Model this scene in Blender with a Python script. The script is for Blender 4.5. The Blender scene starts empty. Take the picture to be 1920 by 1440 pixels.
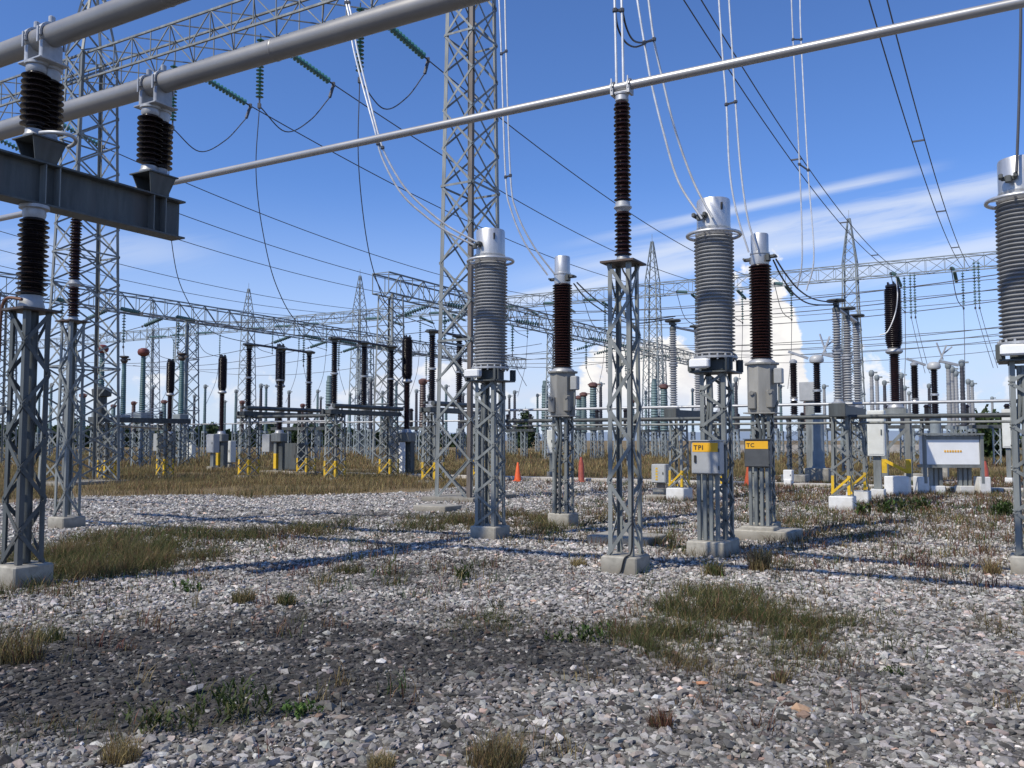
import bpy, math, random
import numpy as np
from mathutils import Vector, Matrix

random.seed(7)
rng = np.random.default_rng(11)
PI = math.pi
scene = bpy.context.scene
COL = scene.collection

# ------------------------------------------------------------------ camera model
F = 1663.0
EYE = 1.6
PITCH = math.atan((825 - 720) / F)
CP, SP = math.cos(PITCH), math.sin(PITCH)

def at(px, py, D):
    """world point on the sight line of a photo pixel at forward distance D"""
    xc, yc = (px - 960) / F, (720 - py) / F
    k = D / (CP - yc * SP)
    return Vector((xc * k, D, EYE + (SP + yc * CP) * k))

def gnd(px, py):
    xc, yc = (px - 960) / F, (720 - py) / F
    k = -EYE / (SP + yc * CP)
    return Vector((xc * k, (CP - yc * SP) * k, 0))

def zat(py, D):
    return at(960, py, D).z

def xat(px, D):
    # ground-level column at image x (evaluated near the horizon row)
    return at(px, 860, D).x

GR = math.radians(-29.7)                 # the yard's grid is turned against the view
U = Vector((-math.cos(GR), -math.sin(GR), 0))   # along the busbars, away to the left
V = Vector((-math.sin(GR), math.cos(GR), 0))    # along the spans, away to the right

# ------------------------------------------------------------------ materials
def new_mat(name):
    m = bpy.data.materials.new(name)
    m.use_nodes = True
    nt = m.node_tree
    b = nt.nodes['Principled BSDF']
    return m, nt, b

def mat(name, col, rough=0.5, metal=0.0, var=0.15, scale=6.0, bump=0.0, streak=False, spec=0.5, dirt=None, splash=False):
    m, nt, b = new_mat(name)
    N, L = nt.nodes, nt.links
    tc = N.new('ShaderNodeTexCoord')
    mp = N.new('ShaderNodeMapping')
    if streak:
        mp.inputs['Scale'].default_value = (1, 1, 0.15)
    L.new(tc.outputs['Object'], mp.inputs['Vector'])
    oi = N.new('ShaderNodeObjectInfo')
    no = N.new('ShaderNodeTexNoise')
    no.inputs['Scale'].default_value = scale
    no.inputs['Detail'].default_value = 6
    no.inputs['Roughness'].default_value = 0.65
    L.new(mp.outputs[0], no.inputs['Vector'])
    rp = N.new('ShaderNodeValToRGB')
    c0 = [max(0, c * (1 - var * 1.6)) for c in col]
    c1 = [min(1, c * (1 + var * 1.3)) for c in col]
    rp.color_ramp.elements[0].position = 0.32
    rp.color_ramp.elements[1].position = 0.68
    rp.color_ramp.elements[0].color = (*c0, 1)
    rp.color_ramp.elements[1].color = (*c1, 1)
    L.new(no.outputs['Fac'], rp.inputs['Fac'])
    out = rp.outputs['Color']
    if dirt:
        n2 = N.new('ShaderNodeTexNoise')
        n2.inputs['Scale'].default_value = scale * 0.45
        n2.inputs['Detail'].default_value = 8
        L.new(mp.outputs[0], n2.inputs['Vector'])
        r2 = N.new('ShaderNodeValToRGB')
        r2.color_ramp.elements[0].position = 0.52
        r2.color_ramp.elements[1].position = 0.72
        L.new(n2.outputs['Fac'], r2.inputs['Fac'])
        mx = N.new('ShaderNodeMixRGB')
        mx.inputs['Color2'].default_value = (*dirt, 1)
        L.new(r2.outputs['Color'], mx.inputs['Fac'])
        L.new(out, mx.inputs['Color1'])
        out = mx.outputs['Color']
    if splash:
        sp = N.new('ShaderNodeSeparateXYZ'); L.new(tc.outputs['Object'], sp.inputs[0])
        ad = N.new('ShaderNodeMath'); ad.operation = 'MULTIPLY_ADD'; ad.inputs[1].default_value = 0.22; L.new(no.outputs['Fac'], ad.inputs[0])
        sb_ = N.new('ShaderNodeMath'); sb_.operation = 'MULTIPLY'; sb_.inputs[1].default_value = -1; L.new(sp.outputs['Z'], sb_.inputs[0]); L.new(sb_.outputs[0], ad.inputs[2])
        r3 = N.new('ShaderNodeMapRange'); r3.inputs['From Min'].default_value = -0.03; r3.inputs['From Max'].default_value = 0.11; r3.inputs['To Max'].default_value = 0.75
        L.new(ad.outputs[0], r3.inputs['Value'])
        m3 = N.new('ShaderNodeMixRGB'); m3.inputs['Color2'].default_value = (0.17, 0.15, 0.12, 1)
        L.new(r3.outputs[0], m3.inputs['Fac']); L.new(out, m3.inputs['Color1']); out = m3.outputs['Color']
    # every copy a little lighter or darker
    hv = N.new('ShaderNodeHueSaturation')
    mr = N.new('ShaderNodeMapRange')
    mr.inputs['To Min'].default_value = 0.88
    mr.inputs['To Max'].default_value = 1.1
    L.new(oi.outputs['Random'], mr.inputs['Value'])
    L.new(mr.outputs[0], hv.inputs['Value'])
    L.new(out, hv.inputs['Color'])
    L.new(hv.outputs['Color'], b.inputs['Base Color'])
    rr = N.new('ShaderNodeMapRange')
    rr.inputs['To Min'].default_value = max(0.05, rough - 0.12)
    rr.inputs['To Max'].default_value = min(1, rough + 0.12)
    L.new(no.outputs['Fac'], rr.inputs['Value'])
    L.new(rr.outputs[0], b.inputs['Roughness'])
    b.inputs['Metallic'].default_value = metal
    b.inputs['Specular IOR Level'].default_value = spec
    if bump:
        bp = N.new('ShaderNodeBump')
        bp.inputs['Strength'].default_value = bump
        bp.inputs['Distance'].default_value = 0.01
        L.new(no.outputs['Fac'], bp.inputs['Height'])
        L.new(bp.outputs[0], b.inputs['Normal'])
    return m

M = {}
M['steel'] = mat('galvanised_steel', (0.215, 0.23, 0.222), 0.5, 0.12, 0.24, 5, streak=True, dirt=(0.15, 0.15, 0.14))
M['steel_dark'] = mat('shaded_weathered_steel', (0.082, 0.092, 0.092), 0.55, 0.12, 0.25, 7, streak=True, dirt=(0.085, 0.08, 0.075))  # darker steel for shaded parts, the shade is put into its colour
M['steel_far'] = mat('hazy_galvanised_steel', (0.22, 0.255, 0.27), 0.65, 0.0, 0.15, 2)  # paler, bluer copy of the steel with distance haze in its colour
M['plate'] = mat('rusty_plate', (0.075, 0.065, 0.06), 0.6, 0.2, 0.3, 9, dirt=(0.11, 0.06, 0.035))
M['bus'] = mat('bus_tube_metal', (0.27, 0.265, 0.255), 0.42, 0.3, 0.06, 1.2)
M['bus_thin'] = mat('bright_bus_tube_metal', (0.44, 0.435, 0.425), 0.38, 0.45, 0.03, 1)
M['alu'] = mat('brushed_aluminium', (0.56, 0.565, 0.565), 0.44, 0.7, 0.10, 9, streak=True, dirt=(0.44, 0.44, 0.43))
M['alu_dull'] = mat('dull_cast_aluminium', (0.42, 0.43, 0.44), 0.5, 0.45, 0.12, 9)
M['wire'] = mat('bright_conductor', (0.60, 0.61, 0.62), 0.45, 0.35, 0.1, 8)
M['wire_dark'] = mat('weathered_conductor', (0.075, 0.08, 0.095), 0.6, 0.2, 0.1, 4)
M['wire_black'] = mat('black_cable', (0.012, 0.012, 0.014), 0.5, 0, 0.1, 4)
M['brown'] = mat('brown_glazed_porcelain', (0.023, 0.0095, 0.009), 0.24, 0, 0.25, 12, spec=0.55)
M['black_porc'] = mat('dark_glazed_porcelain', (0.012, 0.0075, 0.0075), 0.25, 0, 0.25, 12, spec=0.5)
M['silicone'] = mat('grey_silicone_rubber', (0.30, 0.305, 0.31), 0.5, 0, 0.1, 5, streak=True, dirt=(0.22, 0.215, 0.20))
M['teal'] = mat('teal_insulator_rubber', (0.075, 0.15, 0.155), 0.5, 0, 0.12, 3)
M['glass'] = mat('green_insulator_glass', (0.045, 0.16, 0.145), 0.25, 0, 0.2, 20, spec=0.8)
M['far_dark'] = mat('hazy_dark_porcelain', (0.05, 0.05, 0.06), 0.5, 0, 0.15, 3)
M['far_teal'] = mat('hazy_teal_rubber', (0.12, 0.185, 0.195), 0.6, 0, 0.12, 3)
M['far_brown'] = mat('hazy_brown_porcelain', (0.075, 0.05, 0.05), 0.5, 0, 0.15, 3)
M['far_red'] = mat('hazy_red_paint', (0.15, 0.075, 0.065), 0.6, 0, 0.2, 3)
M['red_head'] = mat('red_brown_paint', (0.17, 0.045, 0.035), 0.5, 0, 0.25, 5)
M['concrete'] = mat('concrete', (0.36, 0.34, 0.29), 0.9, 0, 0.2, 7, bump=0.6, dirt=(0.22, 0.205, 0.17), splash=True)
M['white'] = mat('white_paint', (0.72, 0.72, 0.70), 0.7, 0, 0.07, 5, dirt=(0.58, 0.56, 0.51), splash=True)
M['yellow'] = mat('yellow_paint', (0.68, 0.43, 0.02), 0.5, 0, 0.12, 6, dirt=(0.5, 0.36, 0.08))
M['cab'] = mat('grey_cabinet_paint', (0.40, 0.41, 0.41), 0.45, 0.05, 0.06, 4)
M['cab_dark'] = mat('dark_cabinet_paint', (0.075, 0.08, 0.085), 0.45, 0.05, 0.12, 4)
M['cab_white'] = mat('cream_cabinet_paint', (0.70, 0.71, 0.66), 0.5, 0, 0.06, 3, dirt=(0.6, 0.6, 0.53))
M['panel_white'] = mat('white_panel_paint', (0.82, 0.83, 0.83), 0.4, 0, 0.04, 2)
M['tank'] = mat('grey_tank_paint', (0.27, 0.265, 0.245), 0.5, 0.1, 0.14, 5, streak=True, dirt=(0.20, 0.185, 0.16))
M['sign'] = mat('amber_sign', (0.80, 0.42, 0.015), 0.5, 0, 0.05, 4)
M['black'] = mat('black_lettering', (0.02, 0.02, 0.02), 0.6, 0, 0.05, 4)
M['orange'] = mat('orange_cone_plastic', (0.85, 0.13, 0.025), 0.5, 0, 0.1, 4)
M['orange_old'] = mat('faded_red_cone_plastic', (0.36, 0.075, 0.05), 0.6, 0, 0.2, 4)
M['rust'] = mat('copper_brown_strap', (0.16, 0.075, 0.045), 0.6, 0.2, 0.3, 9)
M['rust_leg'] = mat('rust_stained_steel', (0.17, 0.145, 0.125), 0.6, 0.2, 0.3, 5, streak=True)
M['bark'] = mat('bark', (0.09, 0.065, 0.045), 0.9, 0, 0.3, 6)
M['kerb'] = mat('kerb_concrete', (0.47, 0.44, 0.39), 0.9, 0, 0.15, 2, bump=0.4, dirt=(0.33, 0.29, 0.24))

def attr_mat(name, rough=0.8, trans=0.0):
    m, nt, b = new_mat(name)
    a = nt.nodes.new('ShaderNodeAttribute')
    a.attribute_name = 'Col'
    nt.links.new(a.outputs['Color'], b.inputs['Base Color'])
    b.inputs['Roughness'].default_value = rough
    b.inputs['Specular IOR Level'].default_value = 0.25
    if trans:
        tr = nt.nodes.new('ShaderNodeBsdfTranslucent')
        nt.links.new(a.outputs['Color'], tr.inputs['Color'])
        mx = nt.nodes.new('ShaderNodeMixShader')
        mx.inputs['Fac'].default_value = trans
        nt.links.new(b.outputs[0], mx.inputs[1])
        nt.links.new(tr.outputs[0], mx.inputs[2])
        nt.links.new(mx.outputs[0], nt.nodes['Material Output'].inputs['Surface'])
    return m
M['blade'] = attr_mat('grass_blades', 0.75, 0.3)
M['leaf'] = attr_mat('leaves', 0.6, 0.25)

m, nt, b = new_mat('gravel_stone')
_a = nt.nodes.new('ShaderNodeAttribute'); _a.attribute_name = 'Col'
_tc = nt.nodes.new('ShaderNodeTexCoord')
_n = nt.nodes.new('ShaderNodeTexNoise'); _n.inputs['Scale'].default_value = 60; _n.inputs['Detail'].default_value = 5
nt.links.new(_tc.outputs['Object'], _n.inputs['Vector'])
_r = nt.nodes.new('ShaderNodeMapRange'); _r.inputs['To Min'].default_value = 0.55; _r.inputs['To Max'].default_value = 1.45
nt.links.new(_n.outputs['Fac'], _r.inputs['Value'])
_x = nt.nodes.new('ShaderNodeVectorMath'); _x.operation = 'SCALE'
nt.links.new(_a.outputs['Color'], _x.inputs[0]); nt.links.new(_r.outputs[0], _x.inputs['Scale'])
nt.links.new(_x.outputs[0], b.inputs['Base Color'])
b.inputs['Roughness'].default_value = 0.85
b.inputs['Specular IOR Level'].default_value = 0.3
M['stone'] = m

# ------------------------------------------------------------------ mesh builder
class MB:
    def __init__(s):
        s.v, s.f, s.sm = [], [], []
    def _add(s, vs, fs, smooth=False):
        o = len(s.v)
        s.v.extend(vs)
        for f in fs:
            s.f.append(tuple(i + o for i in f)); s.sm.append(smooth)
        return s
    def box(s, c, size, rz=0, bev=0):
        cx, cy, cz = c
        hx, hy, hz = size[0] / 2, size[1] / 2, size[2] / 2
        cr, sr = math.cos(rz), math.sin(rz)
        def P(x, y, z): return (cx + x * cr - y * sr, cy + x * sr + y * cr, cz + z)
        if bev <= 0:
            vs = [P(x, y, z) for z in (-hz, hz) for x, y in ((-hx, -hy), (hx, -hy), (hx, hy), (-hx, hy))]
            return s._add(vs, [(3, 2, 1, 0), (4, 5, 6, 7), (0, 1, 5, 4), (1, 2, 6, 5), (2, 3, 7, 6), (3, 0, 4, 7)])
        e = bev
        ring = lambda a, bb, z: [P(x, y, z) for x, y in ((-a + e, -bb), (a - e, -bb), (a, -bb + e), (a, bb - e), (a - e, bb), (-a + e, bb), (-a, bb - e), (-a, -bb + e))]
        vs = ring(hx - e, hy - e, -hz) + ring(hx, hy, -hz + e) + ring(hx, hy, hz - e) + ring(hx - e, hy - e, hz)
        fs = [tuple(range(7, -1, -1)), tuple(range(24, 32))]
        for k in range(3):
            for i in range(8):
                j = (i + 1) % 8
                fs.append((k * 8 + i, k * 8 + j, k * 8 + 8 + j, k * 8 + 8 + i))
        return s._add(vs, fs)
    def bar(s, p, q, w, t=None, up=(0, 0, 1)):
        """straight bar of section w x t; w lies across 'up'"""
        t = t or w
        p, q = Vector(p), Vector(q)
        d = (q - p)
        if d.length < 1e-6: return s
        d.normalize()
        up = Vector(up)
        a = d.cross(up)
        if a.length < 1e-3: a = d.cross(Vector((1, 0, 0)))
        a.normalize(); c = a.cross(d)
        vs = []
        for e in (p, q):
            for i, j in ((-1, -1), (1, -1), (1, 1), (-1, 1)):
                vs.append(tuple(e + a * (w / 2 * i) + c * (t / 2 * j)))
        return s._add(vs, [(3, 2, 1, 0), (4, 5, 6, 7), (0, 1, 5, 4), (1, 2, 6, 5), (2, 3, 7, 6), (3, 0, 4, 7)])
    def angle(s, p, q, w, t, a, c):
        """L section with its corner on p-q and flanges towards a and c"""
        p, q, a, c = Vector(p), Vector(q), Vector(a), Vector(c)
        prof = [(0, 0), (w, 0), (w, t), (t, t), (t, w), (0, w)]
        vs = [tuple(e + a * x + c * y) for e in (p, q) for x, y in prof]
        fs = [(5, 4, 3, 2, 1, 0), (6, 7, 8, 9, 10, 11)]
        for i in range(6):
            j = (i + 1) % 6
            fs.append((i, j, 6 + j, 6 + i))
        return s._add(vs, fs)
    def tube(s, pts, r, seg=8, cap=True):
        pts = [Vector(p) for p in pts]
        n = len(pts)
        vs, ref = [], None
        for i, p in enumerate(pts):
            d = (pts[min(i + 1, n - 1)] - pts[max(i - 1, 0)]).normalized()
            if ref is None:
                ref = d.cross(Vector((0, 0, 1)))
                if ref.length < 1e-3: ref = Vector((1, 0, 0))
            ref = (ref - d * ref.dot(d)).normalized()
            c = d.cross(ref)
            for k in range(seg):
                a = 2 * PI * k / seg
                vs.append(tuple(p + ref * (r * math.cos(a)) + c * (r * math.sin(a))))
        fs = []
        for i in range(n - 1):
            for k in range(seg):
                l = (k + 1) % seg
                fs.append((i * seg + k, i * seg + l, (i + 1) * seg + l, (i + 1) * seg + k))
        s._add(vs, fs, True)
        if cap:
            o = len(s.v) - n * seg
            s.f.append(tuple(o + k for k in range(seg - 1, -1, -1))); s.sm.append(False)
            s.f.append(tuple(o + (n - 1) * seg + k for k in range(seg))); s.sm.append(False)
        return s
    def lathe(s, prof, seg=16, c=(0, 0, 0), smooth=True, axis=None):
        """profile of (r, z) turned about z through c, or about 'axis'"""
        cx = Vector(c)
        if axis is None:
            X, Y, Z = Vector((1, 0, 0)), Vector((0, 1, 0)), Vector((0, 0, 1))
        else:
            Z = Vector(axis).normalized()
            X = Z.cross(Vector((0, 0, 1)))
            if X.length < 1e-3: X = Vector((1, 0, 0))
            X.normalize(); Y = Z.cross(X)
        vs = []
        for r, z in prof:
            for k in range(seg):
                a = 2 * PI * k / seg
                vs.append(tuple(cx + X * (r * math.cos(a)) + Y * (r * math.sin(a)) + Z * z))
        fs = []
        for i in range(len(prof) - 1):
            for k in range(seg):
                l = (k + 1) % seg
                fs.append((i * seg + k, i * seg + l, (i + 1) * seg + l, (i + 1) * seg + k))
        fs.append(tuple(range(seg - 1, -1, -1)))
        fs.append(tuple((len(prof) - 1) * seg + k for k in range(seg)))
        return s._add(vs, fs, smooth)
    def torus(s, c, R, r, seg=40, rs=10):
        vs, fs = [], []
        for i in range(seg):
            a = 2 * PI * i / seg
            for k in range(rs):
                b2 = 2 * PI * k / rs
                q = R + r * math.cos(b2)
                vs.append((c[0] + q * math.cos(a), c[1] + q * math.sin(a), c[2] + r * math.sin(b2)))
        for i in range(seg):
            for k in range(rs):
                j, l = (i + 1) % seg, (k + 1) % rs
                fs.append((i * rs + k, j * rs + k, j * rs + l, i * rs + l))
        return s._add(vs, fs, True)
    def mesh(s, name, m):
        me = bpy.data.meshes.new(name)
        me.from_pydata(s.v, [], s.f)
        me.polygons.foreach_set('use_smooth', s.sm)
        me.materials.append(m)
        me.update()
        if any(s.sm):
            me.set_sharp_from_angle(angle=math.radians(42))
        return me
    def build(s, name, m, parent=None):
        o = bpy.data.objects.new(name, s.mesh(name, m))
        COL.objects.link(o)
        if parent is not None: o.parent = parent
        return o

def tag(o, label=None, cat=None, group=None, kind=None):
    if label: o['label'] = label
    if cat: o['category'] = cat
    if group: o['group'] = group
    if kind: o['kind'] = kind
    return o

def thing(name, loc=(0, 0, 0), rz=GR, label=None, cat=None, group=None):
    o = bpy.data.objects.new(name, None)
    o.empty_display_size = 0.2
    COL.objects.link(o)
    o.location = loc; o.rotation_euler = (0, 0, rz)
    return tag(o, label, cat, group)

def kids(o):
    return [c for c in bpy.data.objects if c.parent == o]

_children = {}
def copy_tree(o, parent=None):
    c = o.copy(); COL.objects.link(c); c.parent = parent
    if o.name not in _children: _children[o.name] = kids(o)
    for ch in _children[o.name]:
        copy_tree(ch, c)
    return c

class Kind:
    """first call moves the prototype itself, later calls copy it"""
    def __init__(s, make): s.make, s.first = make, None
    def __call__(s, loc, label, group=None, rz=GR, cat=None):
        if s.first is None:
            s.first = o = s.make()
        else:
            o = copy_tree(s.first)
        o.location = loc; o.rotation_euler = (0, 0, rz)
        o['label'] = label
        if cat: o['category'] = cat
        if group: o['group'] = group
        elif 'group' in o: del o['group']
        return o

# ------------------------------------------------------------------ shape vocabulary
def sheds(z0, z1, core, shed, pitch, shed2=None):
    n = max(2, int(round((z1 - z0) / pitch)))
    p = (z1 - z0) / n
    pr = [(core, z0)]
    for i in range(n):
        z = z0 + i * p
        r = shed if (shed2 is None or i % 2 == 0) else shed2
        pr += [(core, z + 0.12 * p), (r * 0.985, z + 0.34 * p), (r, z + 0.42 * p), (r * 0.98, z + 0.5 * p), (core * 1.04, z + 0.86 * p)]
    pr.append((core, z1))
    return pr

def column(mb, a0, a1, z0, z1, n, leg=0.05, lt=0.006, br=0.04, bt=0.006, start=0, cross=False):
    """square lattice column of four angle legs with zigzag lacing on each face"""
    c0, c1 = a0 / 2, a1 / 2
    crn = [(-1, -1), (1, -1), (1, 1), (-1, 1)]
    for x, y in crn:
        mb.angle((x * c0, y * c0, z0), (x * c1, y * c1, z1), leg, lt, (-x, 0, 0), (0, -y, 0))
    for k in range(4):
        x0, y0 = crn[k]; x1, y1 = crn[(k + 1) % 4]
        nrm = Vector(((x0 + x1) / 2, (y0 + y1) / 2, 0))
        for i in range(n):
            f0, f1 = i / n, (i + 1) / n
            h0 = c0 + (c1 - c0) * f0; h1 = c0 + (c1 - c0) * f1
            za, zb = z0 + (z1 - z0) * f0, z0 + (z1 - z0) * f1
            off = 0.004 + bt / 2
            A = Vector((x0 * h0, y0 * h0, za)) + nrm * off
            B = Vector((x1 * h1, y1 * h1, zb)) + nrm * off
            C = Vector((x1 * h0, y1 * h0, za)) + nrm * (off + (bt * 1.3 if cross else 0))
            Dd = Vector((x0 * h1, y0 * h1, zb)) + nrm * (off + (bt * 1.3 if cross else 0))
            if leg < 0.065 and not cross:
                for e in (A, B) if (i + k + start) % 2 == 0 else (C, Dd):
                    tow = (Vector((0, 0, (za + zb) / 2)) - Vector((0, 0, e.z)))
                    q = e + nrm.normalized() * (bt * .5) + Vector((0, 0, 0.02 if tow.z > 0 else -0.02)) - (Vector((e.x, e.y, 0)) - nrm.normalized() * (Vector((e.x, e.y, 0)).dot(nrm.normalized()))).normalized() * 0.025
                    mb.lathe([(0.011, 0), (0.011, 0.009)], 6, q, smooth=False, axis=nrm)
            if cross:
                mb.bar(A, B, bt, br, nrm); mb.bar(C, Dd, bt, br, nrm)
            elif (i + k + start) % 2 == 0:
                mb.bar(A, B, br, bt, nrm)
            else:
                mb.bar(C, Dd, br, bt, nrm)

def truss(mb, p, q, w, h, n, ch=0.08, br=0.05, side=None):
    """box lattice girder from p to q (centres of the bottom face)"""
    p, q = Vector(p), Vector(q)
    d = (q - p).normalized()
    s = d.cross(Vector((0, 0, 1))).normalized() * (w / 2)
    up = Vector((0, 0, h))
    offs = [s, -s, -s + up, s + up]
    for o in offs: mb.bar(p + o, q + o, ch, ch)
    for k in range(4):
        o0, o1 = offs[k], offs[(k + 1) % 4]
        for i in range(n):
            a, c = p.lerp(q, i / n), p.lerp(q, (i + 1) / n)
            if (i + k) % 2 == 0: mb.bar(a + o0, c + o1, br, br)
            else: mb.bar(a + o1, c + o0, br, br)
            if k in (1, 3): mb.bar(a + o0, a + o1, br * 0.9, br * 0.9)
    for e in (p, q):
        for k in range(4): mb.bar(e + offs[k], e + offs[(k + 1) % 4], br, br)

def tower_parts(t, a0, b0, a1, b1, z1, n, leg=0.1, br=0.06, peak=0, mleg='steel', mbr='steel', rust=False, nleg=True):
    """four-legged lattice tower, rectangular in plan (a across, b along the span)"""
    crn = [(-1, -1), (1, -1), (1, 1), (-1, 1)]
    P = lambda k, f: Vector((crn[k][0] * (a0 + (a1 - a0) * f) / 2, crn[k][1] * (b0 + (b1 - b0) * f) / 2, z1 * f))
    for k in range(4):
        x, y = crn[k]
        mb = MB().angle(P(k, 0), P(k, 1), leg, leg * 0.12, (-x, 0, 0), (0, -y, 0))
        mb.build('leg', M['rust_leg' if rust and k == 1 else mleg], t)
    mb = MB()
    for k in range(4):
        l = (k + 1) % 4
        nrm = Vector(((crn[k][0] + crn[l][0]) / 2, (crn[k][1] + crn[l][1]) / 2, 0))
        o = nrm * (br * 0.12)
        for i in range(n):
            f0, f1 = i / n, (i + 1) / n
            mb.bar(P(k, f0) + o, P(l, f1) + o, br, br * 0.2, nrm)
            mb.bar(P(l, f0) + o * 3, P(k, f1) + o * 3, br, br * 0.2, nrm)
            if i % 4 == 0: mb.bar(P(k, f0) + o * 5, P(l, f0) + o * 5, br, br * 0.2, nrm)
    mb.build('bracing', M[mbr], t)
    if peak:
        mb = MB()
        for k in range(4):
            e = Vector((crn[k][0] * 0.08, crn[k][1] * 0.08, z1 + peak))
            mb.bar(P(k, 1), e, leg * 0.7, leg * 0.7)
            l = (k + 1) % 4
            e2 = Vector((crn[l][0] * 0.08, crn[l][1] * 0.08, z1 + peak))
            for i in range(5):
                f0, f1 = i / 5, (i + 1) / 5
                mb.bar(P(k, 1).lerp(e, f0), P(l, 1).lerp(e2, f1), br * 0.8, br * 0.8)
        mb.bar((0, 0, z1 + peak - 0.1), (0, 0, z1 + peak + 0.7), 0.03, 0.03)
        mb.build('peak', M[mbr], t)

def sag_pts(p, q, sag, n=24):
    p, q = Vector(p), Vector(q)
    return [p.lerp(q, i / n) + Vector((0, 0, -4 * sag * (i / n) * (1 - i / n))) for i in range(n + 1)]

def curve_pts(ctrl, n=10):
    """Catmull-Rom through the control points"""
    c = [Vector(p) for p in ctrl]
    c = [c[0] * 2 - c[1]] + c + [c[-1] * 2 - c[-2]]
    out = []
    for i in range(1, len(c) - 2):
        for k in range(n):
            t = k / n
            a, b2, d, e = c[i - 1], c[i], c[i + 1], c[i + 2]
            out.append(0.5 * ((2 * b2) + (d - a) * t + (2 * a - 5 * b2 + 4 * d - e) * t * t + (3 * b2 - a - 3 * d + e) * t ** 3))
    out.append(c[-2])
    return out

def yellow_feet(mb, a, z0, z1, leg=0.062):
    """painted lower ends of four angle legs, a hair outside the steel"""
    c = a / 2 + 0.003
    for x, y in ((-1, -1), (1, -1), (1, 1), (-1, 1)):
        mb.angle((x * c, y * c, z0), (x * c, y * c, z1), leg, 0.012, (-x, 0, 0), (0, -y, 0))
    for sx, sy in ((1, 0), (0, -1)):
        if sy: mb.bar((-c, -c - 0.008, z0 + 0.03), (c, -c - 0.008, z1 - 0.03), 0.05, 0.008, (0, -1, 0))
        else: mb.bar((c + 0.008, -c, z1 - 0.03), (c + 0.008, c, z0 + 0.03), 0.05, 0.008, (1, 0, 0))

def text_mesh(txt, size, name, m, parent, loc, rot):
    cu = bpy.data.curves.new(name, 'FONT')
    cu.body = txt; cu.size = size; cu.space_character = 1.18; cu.extrude = 0.0012; cu.offset = size * 0.022
    to = bpy.data.objects.new(name + '_tmp', cu)
    COL.objects.link(to)
    bpy.context.view_layer.update()
    me = bpy.data.meshes.new_from_object(to.evaluated_get(bpy.context.evaluated_depsgraph_get()))
    bpy.data.objects.remove(to); bpy.data.curves.remove(cu)
    me.materials.clear(); me.materials.append(m)
    o = bpy.data.objects.new(name, me); COL.objects.link(o)
    o.parent = parent; o.location = loc; o.rotation_euler = rot
    return o

# ================================================================== GROUND
_perm = rng.permutation(4096)
_val = rng.random(4096)
def vnoise(x, y):
    xi, yi = np.floor(x).astype(int), np.floor(y).astype(int)
    fx, fy = x - xi, y - yi
    fx, fy = fx * fx * (3 - 2 * fx), fy * fy * (3 - 2 * fy)
    h = lambda a, c: _val[_perm[(_perm[a & 4095] + c) & 4095]]
    return (h(xi, yi) * (1 - fx) + h(xi + 1, yi) * fx) * (1 - fy) + (h(xi, yi + 1) * (1 - fx) + h(xi + 1, yi + 1) * fx) * fy
def fbm(x, y, o=4):
    s, a, t = 0, 0.5, 0
    for i in range(o):
        s = s + a * vnoise(x * 2 ** i + 17.3 * i, y * 2 ** i - 9.1 * i); t += a; a *= 0.5
    return s / t

def height(x, y):
    near = np.exp(-((x / 30) ** 2) - (y / 40) ** 2)
    return near * (0.10 * (fbm(x * 0.35 + 5, y * 0.35, 3) - 0.5) + 0.05 * (fbm(x * 1.7, y * 1.7 + 3, 2) - 0.5))

def blob(x, y, px, py, rx, ry):
    c = gnd(px, py); D = c.y
    wx = rx * D / F
    wy = max(0.15, (gnd(px, max(py - ry, 830)).y - gnd(px, py + ry).y) / 2)
    return np.exp(-((x - c.x) / wx) ** 2 - ((y - c.y) / wy) ** 2)

DARK = [(560, 1220, 400, 70, 2.2), (230, 1285, 320, 64, 2.0), (780, 1070, 260, 30, 0.8), (1050, 1225, 200, 30, 0.7), (1560, 1290, 420, 34, 0.4), (950, 1235, 260, 40, 0.55), (60, 1330, 170, 50, 0.8),
        (1450, 1400, 520, 50, 0.34), (1750, 1300, 240, 30, 0.4), (700, 965, 280, 6, 0.6), (1000, 1390, 240, 40, 0.4), (620, 1010, 260, 9, 0.35),  # the thin far strips paint the bus tubes' cast shadows, the rest is soil
        (1700, 1180, 220, 20, 0.28), (1480, 1235, 120, 22, 0.35)]
GRASS = [(200, 1035, 170, 42, 2.0), (1400, 1172, 150, 60, 2.1), (1270, 1220, 100, 30, 1.3), (975, 1180, 85, 22, 1.1), (1000, 985, 75, 26, 1.1), (610, 988, 65, 17, 0.9),
         (835, 985, 65, 20, 1.0), (500, 1003, 60, 10, 0.65), (70, 1085, 120, 30, 0.5), (45, 1200, 100, 60, 0.75), (1130, 965, 80, 25, 0.5),
         (1250, 1020, 45, 22, 0.8), (1480, 985, 90, 30, 0.45), (1700, 985, 230, 48, 0.30), (1880, 1000, 80, 60, 0.3), (1420, 1045, 50, 20, 0.7),
         (1690, 1085, 90, 16, 0.5), (1885, 1180, 70, 60, 0.4), (340, 1350, 190, 46, 0.28), (930, 1400, 85, 36, 0.5), (60, 1400, 90, 45, 0.4), (750, 990, 60, 30, 0.35)]
def dark_mask(x, y):
    s = 0
    wx, wy = x + 1.1 * (fbm(x * 0.9, y * 0.9) - 0.5), y + 1.3 * (fbm(x * 0.9 + 40, y * 0.9) - 0.5)
    for px, py, rx, ry, a in DARK: s = s + a * blob(wx, wy, px, py, rx, ry)
    n = fbm(x * 1.6 + 3, y * 1.6, 4) * 0.6 + fbm(x * 5.5, y * 5.5 + 8, 3) * 0.4
    return np.clip(s * np.clip(0.25 + 3.0 * (n - 0.28), 0, 1.3), 0, 1)
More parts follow.
